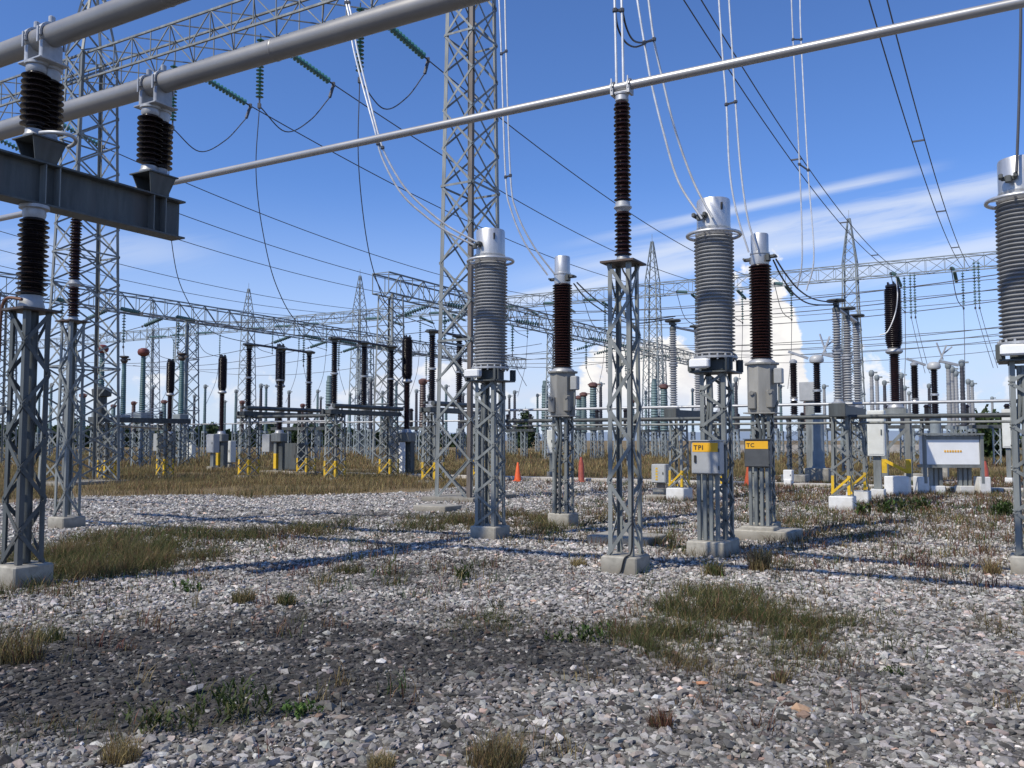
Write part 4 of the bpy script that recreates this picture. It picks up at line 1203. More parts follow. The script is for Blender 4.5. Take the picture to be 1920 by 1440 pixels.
bsw = Kind(make_brown_switch)
g = 'brown disconnectors in the middle row'
S = foot(628, 35.5)
W = U * 4.75
bsw(S, 'brown three-post switch on yellow footed stands, in the middle between two others', g)
bsw(S + W, 'brown three-post switch on yellow footed stands, left of the two near the central tower', g)
bsw(S - W, 'brown three-post switch on yellow footed stands, partly behind the central lattice tower', g)
o = MB().tube([S - S, W * 1.05 - W * 2.3], 0.07, 10).build('operating_rod', M['steel_dark']); o.location = S + W * 1.15 + Vector((0, 0, 2.58))
tag(o, 'long dark tube running along the row of brown three-post switches', 'rod')
o = MB().tube([S - S, W * 1.05 - W * 2.3], 0.04, 10).build('operating_rod', M['alu_dull']); o.location = S + W * 1.15 + Vector((0, 0, 2.36))
tag(o, 'thin pale tube under the long dark tube of the brown switches', 'rod')

# portal with a low dark beam, left
t = thing('low_portal', foot(200, 35.5), GR, 'low dark beam on a stand with yellow foot and white pad, left', 'portal')
for y, w in ((0, 0.5), (2.8, 0.5)):
    mb = MB(); column(mb, w, w, 0, 2.3, 7, 0.07, 0.01, 0.05, 0.008, cross=True); mb.v = [(a, b2 + y, c3) for a, b2, c3 in mb.v]; mb.build('lattice_column', M['steel'], t)
    mb = MB(); yellow_feet(mb, w, 0.1, 0.8, 0.085); mb.v = [(a, b2 + y, c3) for a, b2, c3 in mb.v]; mb.build('painted_foot', M['yellow'], t)
MB().box((0, 1.6, 2.41), (0.5, 4.6, 0.2)).build('beam', M['steel_dark'], t)
MB().box((0, 2.8, -0.05), (1.0, 1.0, 0.2)).build('footing', M['white'], t)
MB().tube([(-.3, -.6, 2.2), (-.3, 2.8, 2.1)], 0.04, 8).build('rod', M['alu_dull'], t)
for y in (-0.3, 2.2): MB().lathe([(0.2, 2.53), (0.2, 3.3), (0.35, 3.34), (0.38, 3.6), (0.2, 3.7)], 12, (0, y, 0)).build('drive_housing', M['steel_dark'], t) if y < 0 else None
for k in range(4): MB().bar((0.1, 0.2 + .1 * k, 2.54), (0.0, 2.6, 3.0 - .14 * k), 0.03).build('contact_arm', M['alu_dull'], t)
t = thing('wall_cabinet', foot(296, 38.2), GR, 'pale grey box fixed on the lattice stand under the low dark beam at the left', 'cabinet')
MB().box((0, 0, 1.5), (0.30, 0.3, 0.75), bev=0.02).build('body', M['cab'], t)
mb = MB(); mb.box((0, 0.05, 0.55), (0.10, 0.10, 1.14)); mb.build('post', M['steel'], t)

# brown slim posts on lattice stands, right; pantograph heads
def make_slim():
    t = thing('post_insulator', cat='post insulator')
    MB().box((0, 0, 0.1), (0.85, 0.85, 0.5), bev=0.02).build('footing', M['concrete'], t)
    mb = MB(); column(mb, 0.46, 0.46, 0.35, 2.36, 6, 0.07, 0.01, 0.05, 0.008, cross=True); mb.build('lattice_column', M['steel'], t)
    MB().box((0, 0, 2.40), (0.62, 0.62, 0.06)).build('top_plate', M['steel_dark'], t)
    MB().lathe([(0.12, 2.44), (0.12, 2.52), (0.09, 2.54)], 14).build('flange', M['alu_dull'], t)
    MB().lathe(sheds(2.54, 3.02, 0.10, 0.145, 0.065), 18).build('insulator', M['black_porc'], t)
    MB().lathe([(0.09, 3.02), (0.15, 3.04), (0.12, 3.10), (0.15, 3.16), (0.09, 3.18)], 14).build('flange', M['alu'], t)
    MB().lathe(sheds(3.18, 4.40, 0.10, 0.14, 0.065), 18).build('insulator', M['black_porc'], t)
    MB().lathe([(0.1, 4.40), (0.14, 4.42), (0.14, 4.5), (0.06, 4.56)], 14).build('cap', M['alu_dull'], t)
    return t
slim = Kind(make_slim)
g = 'slim brown posts at the right'
slim(foot(1491, 32.5), 'slim brown post on a lattice stand right of the dark TC cabinet', g)
slim(foot(1719, 33.5), 'slim brown post on a lattice stand right of the fat brown breaker', g)
def make_panto():
    t = thing('pantograph_switch', cat='disconnector')
    MB().box((0, 0, 0.2), (0.85, 0.85, 0.7), bev=0.02).build('footing', M['concrete'], t)
    MB().lathe([(0.26, 0.55), (0.22, 0.65), (0.21, 2.5), (0.30, 2.52), (0.30, 2.56)], 16).build('pole', M['steel_far'], t)
    MB().lathe(sheds(2.62, 3.40, 0.11, 0.155, 0.07), 16).build('insulator', M['black_porc'], t)
    MB().lathe([(0.1, 3.40), (0.17, 3.42), (0.17, 3.50), (0.1, 3.52)], 14).build('flange', M['alu'], t)
    MB().lathe(sheds(3.52, 4.50, 0.10, 0.145, 0.07), 16).build('insulator', M['black_porc'], t)
    MB().lathe([(0.15, 4.50), (0.24, 4.53), (0.27, 4.60), (0.25, 4.72), (0.17, 4.80), (0.08, 4.82)], 20).build('head', M['cab'], t)
    mb = MB()
    mb.bar((-0.3, 0, 4.7), (-1.0, -0.2, 4.98), 0.11, 0.09); mb.bar((0.2, 0, 4.85), (0.9, 0.2, 4.66), 0.14, 0.1)
    mb.bar((0.2, 0, 4.75), (0.5, 0, 5.5), 0.06); mb.bar((0.35, 0, 4.9), (0.12, 0.1, 5.62), 0.05); mb.bar((0.3, .1, 5.1), (0.7, .1, 5.42), 0.05)
    mb.build('folded_arm', M['alu_dull'], t)
    return t
panto = Kind(make_panto)
g = 'pantograph switches'
panto(foot(1535, 33.5), 'brown post with a pale folded arm head, left of the grey insulator trio', g)
panto(foot(1756, 36.5), 'brown post with a pale folded arm head, behind the white panel', g)
def box_on_pole(px, D, w, h, z0, m, lab, dep=0.35, blk='white', name='control_cabinet', pole='steel'):
    t = thing(name, foot(px, D), GR, lab, 'cabinet')
    MB().box((0, 0, z0 + h / 2), (w, dep, h), bev=0.015).build('body', M[m], t)
    MB().box((0, -dep / 2 - 0.006, z0 + h / 2), (w * .88, 0.012, h * .92), bev=0.004).build('door', M[m], t)
    MB().box((w * .32, -dep / 2 - 0.02, z0 + h * .52), (0.03, 0.02, h * .12)).build('handle', M['steel_dark'], t)
    MB().box((0, 0.0, (z0 + 0.2) / 2), (w * .45, 0.14, z0 - 0.2)).build('post', M[pole], t)
    MB().box((0, 0, 0.05), (w * .8, 0.45, 0.4), bev=0.015).build('footing', M[blk], t)
    return t
box_on_pole(1645, 24.6, 0.44, 1.26, zat(855, 24.6), 'cab_white', 'cream upright cabinet on a post between the grey insulator trio and the yellow N')
t = box_on_pole(1239, 25.0, 0.42, 0.52, zat(905, 25), 'cab', 'small grey box with a vertical row of yellow marks on a short rusty post', 0.4, 'concrete', 'marked_box', 'rust_leg')
for k in range(5): MB().box((-0.05, -0.216, zat(905, 25) + 0.10 + .075 * k), (0.06, 0.004, 0.05)).build('yellow_mark', M['yellow'], t)
box_on_pole(399, 45.5, 0.5, 0.95, 0.95, 'cab', 'grey box left of the breaker beside the teal insulators', 0.4, 'concrete')
box_on_pole(430, 50, 0.6, 1.2, 0.35, 'cab_white', 'pinkish grey cabinet right of the breaker beside the teal insulators', 0.4, 'concrete')
box_on_pole(553, 42, 0.75, 1.25, 0.2, 'steel_dark', 'dark grey ground cabinet in the meadow between the two brown switches', 0.6, 'concrete')
box_on_pole(1034, 38, 0.30, 1.0, zat(850, 38), 'cab_white', 'narrow cream box behind the left brown transformer', 0.3, 'concrete')
box_on_pole(745, 40, 0.3, 0.95, 1.05, 'cab_white', 'narrow pale box left of the breaker near the central lattice tower', 0.3, 'concrete')
box_on_pole(358, 70, 0.6, 1.1, 0.3, 'cab_white', 'small pale cabinet far back in the meadow at the left', 0.4, 'concrete')
box_on_pole(1521, 42, 0.9, 0.9, zat(752, 42), 'cab', 'grey box high on a pole behind the post with the folded arm', 0.4, 'concrete')
box_on_pole(1891, 32, 0.34, 1.4, zat(840, 32), 'cab_white', 'cream cabinet at the right edge beside the grey support', 0.3, 'white')
box_on_pole(1478, 30.5, 0.30, 0.36, 0.22, 'white', 'low white block behind the brown transformer with the dark cabinet', 0.3, 'white', 'white_marker')

# white roofed panel with an orange line of lettering too small to read
t = thing('notice_panel', foot(1780, 26.4), -0.05, 'wide white panel in a grey roofed frame with one orange line of lettering', 'panel')
z0, z1 = zat(874, 26.4), zat(814, 26.4)
MB().box((0, 0, (z0 + z1) / 2), (1.54, 0.5, z1 - z0 - 0.1), bev=0.01).build('panel_board', M['panel_white'], t)
mb = MB()
mb.box((0, -0.05, z1), (1.72, 0.66, 0.05)); mb.box((0, 0.0, z0 + 0.0), (1.66, 0.56, 0.08))
mb.box((0, -0.262, z1 - 0.10), (1.5, 0.02, 0.12))
for x in (-0.82, 0.82): mb.box((x, -0.26, (z1 + 0.3) / 2), (0.09, 0.09, z1 - 0.36))
mb.build('frame', M['steel'], t)
for k in range(7):
    MB().box((-0.225 + .075 * k, -0.256, (z0 + z1) / 2 - 0.03), (0.048, 0.008, 0.06)).build('lettering', M['sign'], t)
for k, x in enumerate((-0.56, -0.42, -0.28, 0.28, 0.42, 0.56)): MB().box((x, 0.0, (z0 + 0.2) / 2), (0.09, 0.12, z0 - 0.24)).build('leg', M['steel'], t)
for x, w, h in ((-0.88, 0.32, 0.52), (0.88, 0.32, 0.52), (-0.42, 0.42, 0.25), (0.42, 0.42, 0.25)): MB().box((x, -0.1 if h > .3 else 0.02, h / 2 - 0.08), (w, 0.4, h + .16), bev=0.015).build('footing', M['white'], t)

# kerb of the cable trench
kc = Vector((9.7, 30.6, 0))
o = MB().box((0, 0, 0.0), (46, 0.55, 0.26), bev=0.02).build('kerb', M['kerb']); o.location = kc + U * 2; o.rotation_euler = (0, 0, GR)
tag(o, kind='structure')

# traffic cones
def make_cone():
    t = thing('traffic_cone', cat='traffic cone')
    MB().box((0, 0, 0.02), (0.36, 0.36, 0.04), bev=0.01).build('base', M['orange'], t)
    MB().lathe([(0.15, 0.04), (0.14, 0.08), (0.035, 0.72), (0.025, 0.74)], 20).build('body', M['orange'], t)
    return t
cone = Kind(make_cone)
for px, py, lab in ((971, 903, 'bright orange cone right of the leftmost grey transformer'), (1403, 912, 'bright orange cone beside the dark grey cabinet')):
    cone(gnd(px, py), lab, 'orange traffic cones')
def make_old():
    t = thing('traffic_cone', cat='traffic cone')
    MB().box((0, 0, 0.02), (0.36, 0.36, 0.04), bev=0.01).build('base', M['orange_old'], t)
    MB().lathe([(0.14, 0.04), (0.12, 0.08), (0.10, 0.7), (0.05, 0.9), (0.045, 0.95)], 16).build('body', M['orange_old'], t)
    return t
oldc = Kind(make_old)
for px, py, lab in ((1090, 904, 'faded red cone left of the lone central post'), (1848, 922, 'faded red cone right of the white panel')):
    oldc(gnd(px, py), lab, 'faded red traffic cones')

# ================================================================== GANTRIES AND LINES
O1 = Vector((-16.2, 33.0, 0)); R_ = -U
def g1(s, z=0, dv=0): return O1 + R_ * s + V * dv + Vector((0, 0, z))
SPAN = 56.5
ZG0, ZG1 = 15.0, 16.0
BAY = 17.3
def tower(loc, label, a0, b0, a1, b1, z1, n, leg, br, peak=0, group=None, m='steel', rust=False):
    t = thing('lattice_tower', loc, GR, label, 'lattice tower', group)
    tower_parts(t, a0, b0, a1, b1, z1, n, leg, br, peak, m, m, rust)
    MB().box((0, 0, 0), (a0 + .5, b0 + .5, 0.2)).build('footing', M['concrete'], t)
    return t
TA = Vector((at(881, 930, 24.3).x, 24.3, 0))
tower(TA, 'tall lattice tower in the middle with one rust stained leg', 1.12, 1.75, 0.85, 1.15, ZG1, 15, 0.115, 0.06, 3.0, 'tall towers of the front gantry', rust=True)
tower(O1 + R_ * 0.3, 'tall lattice tower behind the columns at the left edge', 1.5, 2.3, 1.0, 1.5, ZG1, 15, 0.115, 0.065, 3.6, 'tall towers of the front gantry')
t = thing('gantry_beam', g1(17.3), GR, 'long lattice girder crossing the upper left corner from the left tower', 'gantry beam')
mb = MB()
truss(mb, (-35, 0, ZG0), (17.0, 0, ZG0), 1.05, 1.0, 52, 0.07, 0.034)
mb.build('girder', M['steel'], t)

# glass strings
def disc_profile(n, pitch):
    pr = []
    for i in range(n):
        z = i * pitch
        pr += [(0.03, z), (0.045, z + .25 * pitch), (0.125, z + .55 * pitch), (0.13, z + .62 * pitch), (0.06, z + .72 * pitch), (0.03, z + .8 * pitch)]
    return pr
def string(p, q, label, group, cat='insulator string', m='glass', clampv=None, n=16, rs=1.0, seg=12):
    p, q = Vector(p), Vector(q)
    t = thing('insulator_string', p, 0, label, cat, group)
    d = q - p; Ln = d.length
    mb = MB().lathe([(r * rs, z + 0.15) for r, z in disc_profile(n, (Ln - 0.4) / n)], seg, (0, 0, 0), axis=d)
    mb.build('glass_discs', M[m], t)
    MB().tube([(0, 0, 0), tuple(d.normalized() * 0.16)], 0.02, 6).build('shackle', M['wire_dark'], t)
    mb = MB(); mb.tube([tuple(d.normalized() * (Ln - 0.26)), tuple(d)], 0.03, 6)
    mb.box(d, (0.10, 0.10, 0.16))
    if clampv is not None: mb.bar(d, d + Vector(clampv), 0.08, 0.08)
    mb.build('clamp', M['wire_dark'], t)
    return t
names = {4.9: 'left', 9.1: 'middle', 13.3: 'right'}
def wire(pts, label, r=0.02, m='wire_dark', group=None, name='conductor'):
    pts = [Vector(p) for p in pts]
    o = MB().tube([p - pts[0] for p in pts], r, 6).build(name, M[m]); o.location = pts[0]
    tag(o, label, 'conductor', group); return o
for s, nm in names.items():
    ph = {'left': 'nearest the left tower', 'middle': 'at the middle of the girder', 'right': 'nearest the central tower'}[nm]
    sb = g1(s, 12.55)
    string(g1(s, ZG0 - .02), sb, 'green glass string hanging straight down from the front girder, ' + ph, 'hanging glass strings of the front girder')
    e = g1(s, 14.55, 3.6)
    string(g1(s, ZG0 - .05, 0.55), e, 'green glass string pulled out sideways from the front girder, ' + ph, 'tension glass strings of the front girder', clampv=(V * -0.2 + Vector((0, 0, -0.55))))
    far = O1 + R_ * s + V * (SPAN - 3.4) + Vector((0, 0, 14.5))
    wire(sag_pts(e, far, 1.3), 'long dark line running away from the front girder, ' + ph, 0.021, group='span lines of the front girder')
    j0 = e + V * -0.2 + Vector((0, 0, -0.55))
    wire(curve_pts([j0, j0.lerp(sb, .3) + Vector((0, 0, -.75)), j0.lerp(sb, .65) + Vector((0, 0, -1.0)), sb], 8), 'grey jumper loop slung under the front girder, ' + ph, 0.02, group='jumper loops of the front girder')
sb = g1(9.1, 12.55)
g = 'single droppers under the front girder'
wire(curve_pts([g1(13.3, 12.5), at(672, 300, 26.6), at(686, 440, 28), at(706, 525, 29.5), at(735, 580, 31.5), at(812, 614, 33)], 8), 'thin grey wire dropping behind the bus tubes to the switch beside the central tower', 0.016, 'wire_dark', g)
wire(curve_pts([g1(9.1, 12.5), at(480, 320, 28.8), at(492, 430, 30), at(518, 535, 31.5), at(562, 608, 33.5), at(633, 632, 35.5)], 8), 'thin grey wire dropping behind the bus tubes to the middle brown switch', 0.016, 'wire_dark', g)
wire(curve_pts([g1(4.9, 12.5), at(316, 350, 32.3), at(324, 470, 33.5), at(345, 550, 35), at(395, 620, 37), at(474, 645, 39.5)], 8), 'thin grey wire dropping by the end of the steel beam to the left brown switch', 0.016, 'wire_dark', g)

# spans of the neighbouring bays
for s, lab in ((-12.4, 'lowest'), (-8.2, 'middle'), (-4.0, 'topmost')):
    e = g1(s, 14.4, 3.6); far = O1 + R_ * s + V * (SPAN - 3.4) + Vector((0, 0, 14.4))
    wire(sag_pts(e, far, 1.4), lab + ' of the three dark lines slanting down behind the left tower', 0.021, group='span lines left of the left tower')
    string(g1(s, ZG0, .5), e, 'green glass tension string left of the left tower, holding the %s slanting line' % lab, 'outer tension strings')
for s, lab in ((-29.6, 'lower'), (-25.4, 'middle'), (-21.2, 'upper')):
    wire(sag_pts(g1(s, 14.4, 3.6), O1 + R_ * s + V * (SPAN - 3.4) + Vector((0, 0, 14.4)), 1.4), 'flat dark line passing behind the left tower at mid height, %s of three' % lab, 0.021, group='flat lines at the far left')
for s, lab in ((22.8, 'dark twin line slanting past the top of the far right tower'), (27.4, 'dark twin line slanting down steeply at the right to the far girder')):
    t = thing('twin_conductor', g1(s, 14.5, 0), 0, lab, 'conductor', 'dark twin lines at the right')
    o0 = g1(s, 14.5, 0)
    A, Bq = [sag_pts(g1(s + d, 14.5, -2), O1 + R_ * (s + d) + V * (SPAN - 3.2) + Vector((0, 0, 14.5)), 1.5) for d in (-.22, .22)]
    for q in (A, Bq): MB().tube([p - o0 for p in q], 0.021, 6).build('strand', M['wire_dark'], t)
    for k in (4, 8, 13, 18): MB().bar(A[k] - o0, Bq[k] - o0, 0.06).build('spacer', M['wire_dark'], t)

# the far gantry
SH = 1.4
g = 'towers of the far gantry'
for k, lab in ((0, 'pale far lattice tower with a pointed peak, right of the lone central post'), (1, 'pale far lattice tower with a pointed peak, behind the grey insulator trio'), (-1, 'pale far lattice tower hidden behind the leftmost grey transformer'),
               (-2, 'pale far lattice tower with a pointed peak, left of the central tower'), (-3, 'pale far lattice tower whose peak rises over the left brown switch'), (-4, 'pale far lattice tower behind the teal insulators'), (-5, 'pale far lattice tower close behind the left tower'), (2, 'pale far lattice tower beyond the right edge')):
    if k in (-1, 2): continue
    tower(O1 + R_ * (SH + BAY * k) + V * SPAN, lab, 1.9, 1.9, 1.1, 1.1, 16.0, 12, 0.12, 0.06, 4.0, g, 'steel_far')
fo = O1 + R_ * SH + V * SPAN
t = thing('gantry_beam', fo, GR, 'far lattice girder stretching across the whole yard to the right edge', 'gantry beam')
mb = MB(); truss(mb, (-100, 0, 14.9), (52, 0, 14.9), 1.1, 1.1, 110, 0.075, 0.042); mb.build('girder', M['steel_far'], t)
BAYN = {1: 'right of the insulator trio', 0: 'above the TC cabinet', -1: 'near the lone post', -2: 'behind the central tower', -3: 'above the middle switch', -4: 'above the left switch'}
for k in range(-4, 2):
    for ds, onm in ((3.5, 'first'), (7.7, 'second'), (11.9, 'third')):
        pl = ', %s of three %s' % (onm, BAYN[k])
        s = SH + BAY * k + ds
        p = O1 + R_ * s + V * (SPAN - .55) + Vector((0, 0, 14.9))
        string(p, p - V * 2.9 + Vector((0, 0, -.4)), 'near side tension string, far girder' + pl, 'tension strings of the far girder', m='teal', n=12, seg=6, rs=1.15)
        if k >= -2:
            p2 = O1 + R_ * s + V * (SPAN + .55) + Vector((0, 0, 14.9))
            string(p2, p2 + V * 2.9 + Vector((0, 0, -.4)), 'rear side tension string, far girder' + pl, 'rear tension strings of the far girder', m='teal', n=12, seg=6, rs=1.15)
        p3 = O1 + R_ * (s + .6) + V * SPAN + Vector((0, 0, 14.85))
        string(p3, p3 - Vector((0, 0, 3.0)), 'teal string hanging under the far girder' + pl, 'hanging strings of the far girder', m='teal', n=12, seg=6, rs=1.1)
        j = p - V * 2.9 + Vector((0, 0, -.45)); q = p3 - Vector((0, 0, 3.0))
        wire(curve_pts([j, j.lerp(q, .4) + Vector((0, 0, -1.0)), q], 6), 'jumper loop under the far girder' + pl, 0.03, group='jumper loops of the far girder')
        if (k + int(ds)) % 3 != 0:
            wire(curve_pts([q, q + Vector((0, 0, -3)) - V * .5, q + Vector((0, 0, -6.0)) - V * 2], 4), 'thin dropper hanging from the far girder' + pl, 0.025, group='droppers of the far girder')

# low girders running along the spans
LB0, LB1 = 10.3, 11.5
B1 = Vector((-31.5, 51, 0)); B2 = Vector((-7.3, 53, 0))
for b0, ln, lab in ((B1, 66, 'low lattice girder slanting right from behind the left tower'), (B2, 58, 'low lattice girder slanting right from the gantry left of the central tower')):
    t = thing('gantry_beam', b0, GR, lab, 'gantry beam')
    mb = MB(); truss(mb, (0, -1.0, LB0), (0, ln, LB0), 1.2, LB1 - LB0, int(ln / 1.15), 0.085, 0.042); mb.build('girder', M['steel_far'], t)
g = 'towers of the low girders'
for b0, d, lab in ((B2, 0, 'square lattice tower holding the front end of the low girder left of the central tower'), (B2, 22, 'square lattice tower right behind the leftmost grey transformer'), (B2, 46, 'square lattice tower far back right of the lone post'),
                   (B1, 15.6, 'square lattice tower under the left low girder, right of the teal insulators'), (B1, 36, 'square lattice tower far back under the left low girder'), (B1, 2, 'square lattice tower behind the left edge columns')):
    tower(b0 + V * d, lab, 1.5, 1.5, 1.1, 1.1, LB0 - 0.02, 11, 0.11, 0.06, 0, g, 'steel_far' if d > 15 else 'steel')

# teal strings and lines along the low girders
for b0, gi in ((B1, 'left low girder'), (B2, 'girder by the central tower')):
    for d, od in ((5, 'nearest'), (9.5, 'second nearest'), (14, 'third nearest'), (27, 'fourth along'), (31.5, 'fifth along'), (36, 'sixth along'), (45, 'farthest')):
        for sg, wd in ((-1, 'right'), (1, 'left')):
            p = b0 + V * d + U * (sg * .6) + Vector((0, 0, LB0 + .1))
            e = p + U * (sg * 2.3) + Vector((0, 0, -.5))
            string(p, e, 'teal string pulled %s from the %s, %s of seven' % (wd, gi, od), 'strings of the ' + gi, m='teal', n=10, seg=6, rs=1.2)
            if b0 is B1 and sg == -1:
                q = B2 + V * (d - 2) + U * 2.9 + Vector((0, 0, LB0 - .4))
                wire(sag_pts(e, q, 0.9, 14), 'dark line strung between the two low girders, %s of seven' % od, 0.026, group='lines between the low girders')
            elif b0 is B2 and sg == 1:
                pass
            elif b0 is B2:
                q = e - U * 34
                wire(sag_pts(e, q, 1.0, 14), 'dark line strung off to the right of the low girder, %s of seven' % od, 0.026, group='lines right of the low girder')
            else:
                wire(sag_pts(e, e + U * 30, 1.0, 12), 'dark line strung off to the left of the low girder, %s of seven' % od, 0.026, group='lines left of the low girder')
        p = b0 + V * (d + .8) + Vector((0, 0, LB0))
        string(p, p - Vector((0, 0, 2.4)), 'teal string hanging under the %s, %s of seven' % (gi, od), 'hanging strings of the ' + gi, m='teal', n=10, seg=6, rs=1.1)
        pts = [p - Vector((0, 0, 2.4)), p - Vector((.2, .2, 3.4)) - U * .6, p - Vector((.2, 1.2, 4.8)) - U * 1.4]
        wire(curve_pts(pts, 5), 'thin lead falling from the %s, %s of seven' % (gi, od), 0.022, group='leads under the ' + gi)

# horizontal bus lines in three phases at two heights, right
for zz, lv in ((11.0, 'upper'), (8.2, 'lower')):
    for dv, nm in ((0, 'front'), (4.2, 'middle'), (8.4, 'rear')):
        c = Vector((at(1700, 560, 52).x, 52, zz)) + V * dv
        wire(sag_pts(c - U * 14, c + U * 36, 0.5, 30), '%s of the %s three nearly level lines at the right' % (nm, lv), 0.022, 'steel_dark', group='level lines at the right')
g = 'suspension strings at the right end of the far girder'
for px, D in ((1706, 69.5), (1826, 64.5)):
    for k, dx in enumerate((0, 8)):
        lr = ('left', 'right')[k]
        p = at(px + dx, 505 - (px > 1800) * 12, D)
        p.z = 14.85
        string(p, p - Vector((0, 0, 3.6)), 'dark teal string below the far girder, %s of a pair %s' % (lr, 'nearer the right edge' if px > 1800 else 'above the slim brown post'), g, m='teal', n=14, seg=6)
        wire(curve_pts([p - Vector((0, 0, 3.6)), p - Vector((0.1, 1, 5.5)), p - Vector((.2, 2.5, 8.2))], 5), 'thin wire below a dark teal string, %s of a pair %s' % (lr, 'nearer the right edge' if px > 1800 else 'above the slim brown post'), 0.022, group='thin wires under the right strings')

# ================================================================== FAR EQUIPMENT
def make_teal(head):
    def f():
        t = thing('instrument_transformer', cat='transformer')
        mb = MB(); column(mb, 0.8, 0.7, 0, 2.7, 5, 0.10, 0.015, 0.07, 0.012, cross=True); mb.build('lattice_column', M['steel_far'], t)
        MB().box((0, 0, 2.98), (0.7, 0.7, 0.5), bev=0.03).build('tank', M['steel_far'], t)
        n = 26; pr = []
        for i in range(n):
            q = i / n; z = 3.25 + 3.35 * q; R = 0.19 - 0.05 * q; p = 3.35 / n
            pr += [(R * .84, z), (R, z + .4 * p), (R * .84, z + .95 * p)]
        MB().lathe(pr, 14).build('insulator', M['teal'], t)
        if head: 
            MB().lathe([(0.13, 6.6), (0.30, 6.70), (0.35, 6.86), (0.30, 7.02), (0.14, 7.10)], 14).build('head', M['red_head'], t)
        else:
            mb = MB().lathe([(0.12, 6.6), (0.22, 6.75), (0.18, 6.95), (0.30, 7.02), (0.28, 7.1)], 12); mb.box((0.1, 0, 6.85), (0.9, 0.12, 0.1)); mb.build('head', M['plate'], t)
        return t
    return f
teal_r, teal_d = Kind(make_teal(True)), Kind(make_teal(False))
g = 'teal insulators at the left'
teal_r(foot(186, 51), 'teal insulator with a red brown head, seen through the left lattice tower', g)
teal_d(foot(228, 58), 'teal insulator with a dark head, second from the left', g)
teal_r(foot(264, 53), 'teal insulator with a rounded red brown head, between two dark headed ones', g)
teal_d(foot(337, 56), 'teal insulator with a dark head, left of the brown breaker with the grey box', g)

def make_post(m, z0, z1, r, headm='plate', support=True, headr=None):
    def f():
        t = thing('far_post_insulator', cat='post insulator')
        if support:
            mb = MB(); column(mb, 0.42, 0.36, 0, z0 - .2, 5, 0.08, 0.015, 0.05, 0.012); mb.build('lattice_column', M['steel_far'], t)
        mb = MB().lathe([(0.25, z0 - .2), (0.25, z0)], 8)
        mb.build('flange', M['steel_far'], t)
        n = 18; pr = []
        for i in range(n):
            q = i / n; z = z0 + (z1 - z0) * q; R = r * (1 - .22 * q); p = (z1 - z0) / n
            pr += [(R * .85, z), (R, z + .45 * p), (R * .85, z + .95 * p)]
        MB().lathe(pr, 10).build('insulator', M[m], t)
        h = headr or r * 1.1
        mb = MB().lathe([(r * .7, z1), (h, z1 + .12), (h, z1 + .32), (r * .5, z1 + .42)], 10); mb.box((0.1, 0, z1 + .25), (h * 3, 0.1, 0.1))
        mb.build('head', M[headm], t)
        return t
    return f
K = {
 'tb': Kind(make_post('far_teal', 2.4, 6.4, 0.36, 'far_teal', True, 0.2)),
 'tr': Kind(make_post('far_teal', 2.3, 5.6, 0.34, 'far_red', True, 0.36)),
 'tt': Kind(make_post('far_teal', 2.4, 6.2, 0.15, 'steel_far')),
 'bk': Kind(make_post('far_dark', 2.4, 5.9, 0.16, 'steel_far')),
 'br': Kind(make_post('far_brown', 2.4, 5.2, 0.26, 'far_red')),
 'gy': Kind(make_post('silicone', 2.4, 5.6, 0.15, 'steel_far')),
}
look = {'tb': 'thick teal post', 'tr': 'red headed teal post', 'tt': 'slim teal post', 'bk': 'slim dark post', 'br': 'red headed brown post', 'gy': 'slim grey post'}
MARKS = [(0, 'the left edge'), (60, 'the beam support'), (135, 'the half hidden post'), (200, 'the low dark beam'), (315, 'the white padded stand'), (414, 'the grey box breaker'), (475, 'the left brown switch'), (553, 'the dark ground cabinet'),
         (630, 'the middle brown switch'), (700, 'the far peaked tower'), (760, 'the white panelled breaker'), (850, 'the central tower'), (922, 'the leftmost grey transformer'), (971, 'the bright left cone'), (1055, 'the left brown transformer'),
         (1172, 'the lone central post'), (1240, 'the small grey box'), (1335, 'the TPI cabinet'), (1432, 'the TC cabinet'), (1491, 'the slim brown post'), (1535, 'the pale arm head'), (1600, 'the grey insulator trio'), (1680, 'the yellow N'), (1780, 'the white panel'), (1895, 'the right edge')]
def far(kind, px, D):
    ms = sorted(MARKS, key=lambda q: abs(q[0] - px))[:2]
    a, bq = sorted(ms)
    dist = 'mid distance' if D < 75 else 'far back' if D < 98 else 'hazy distance'
    if a[0] <= px <= bq[0]: w = '%s, between %s and %s' % (dist, a[1], bq[1])
    else: w = '%s, just %s of %s' % (dist, 'left' if px < ms[0][0] else 'right', ms[0][1])
    K[kind](foot(px, D), '%s, %s' % (look[kind], w), look[kind] + 's, ' + w)
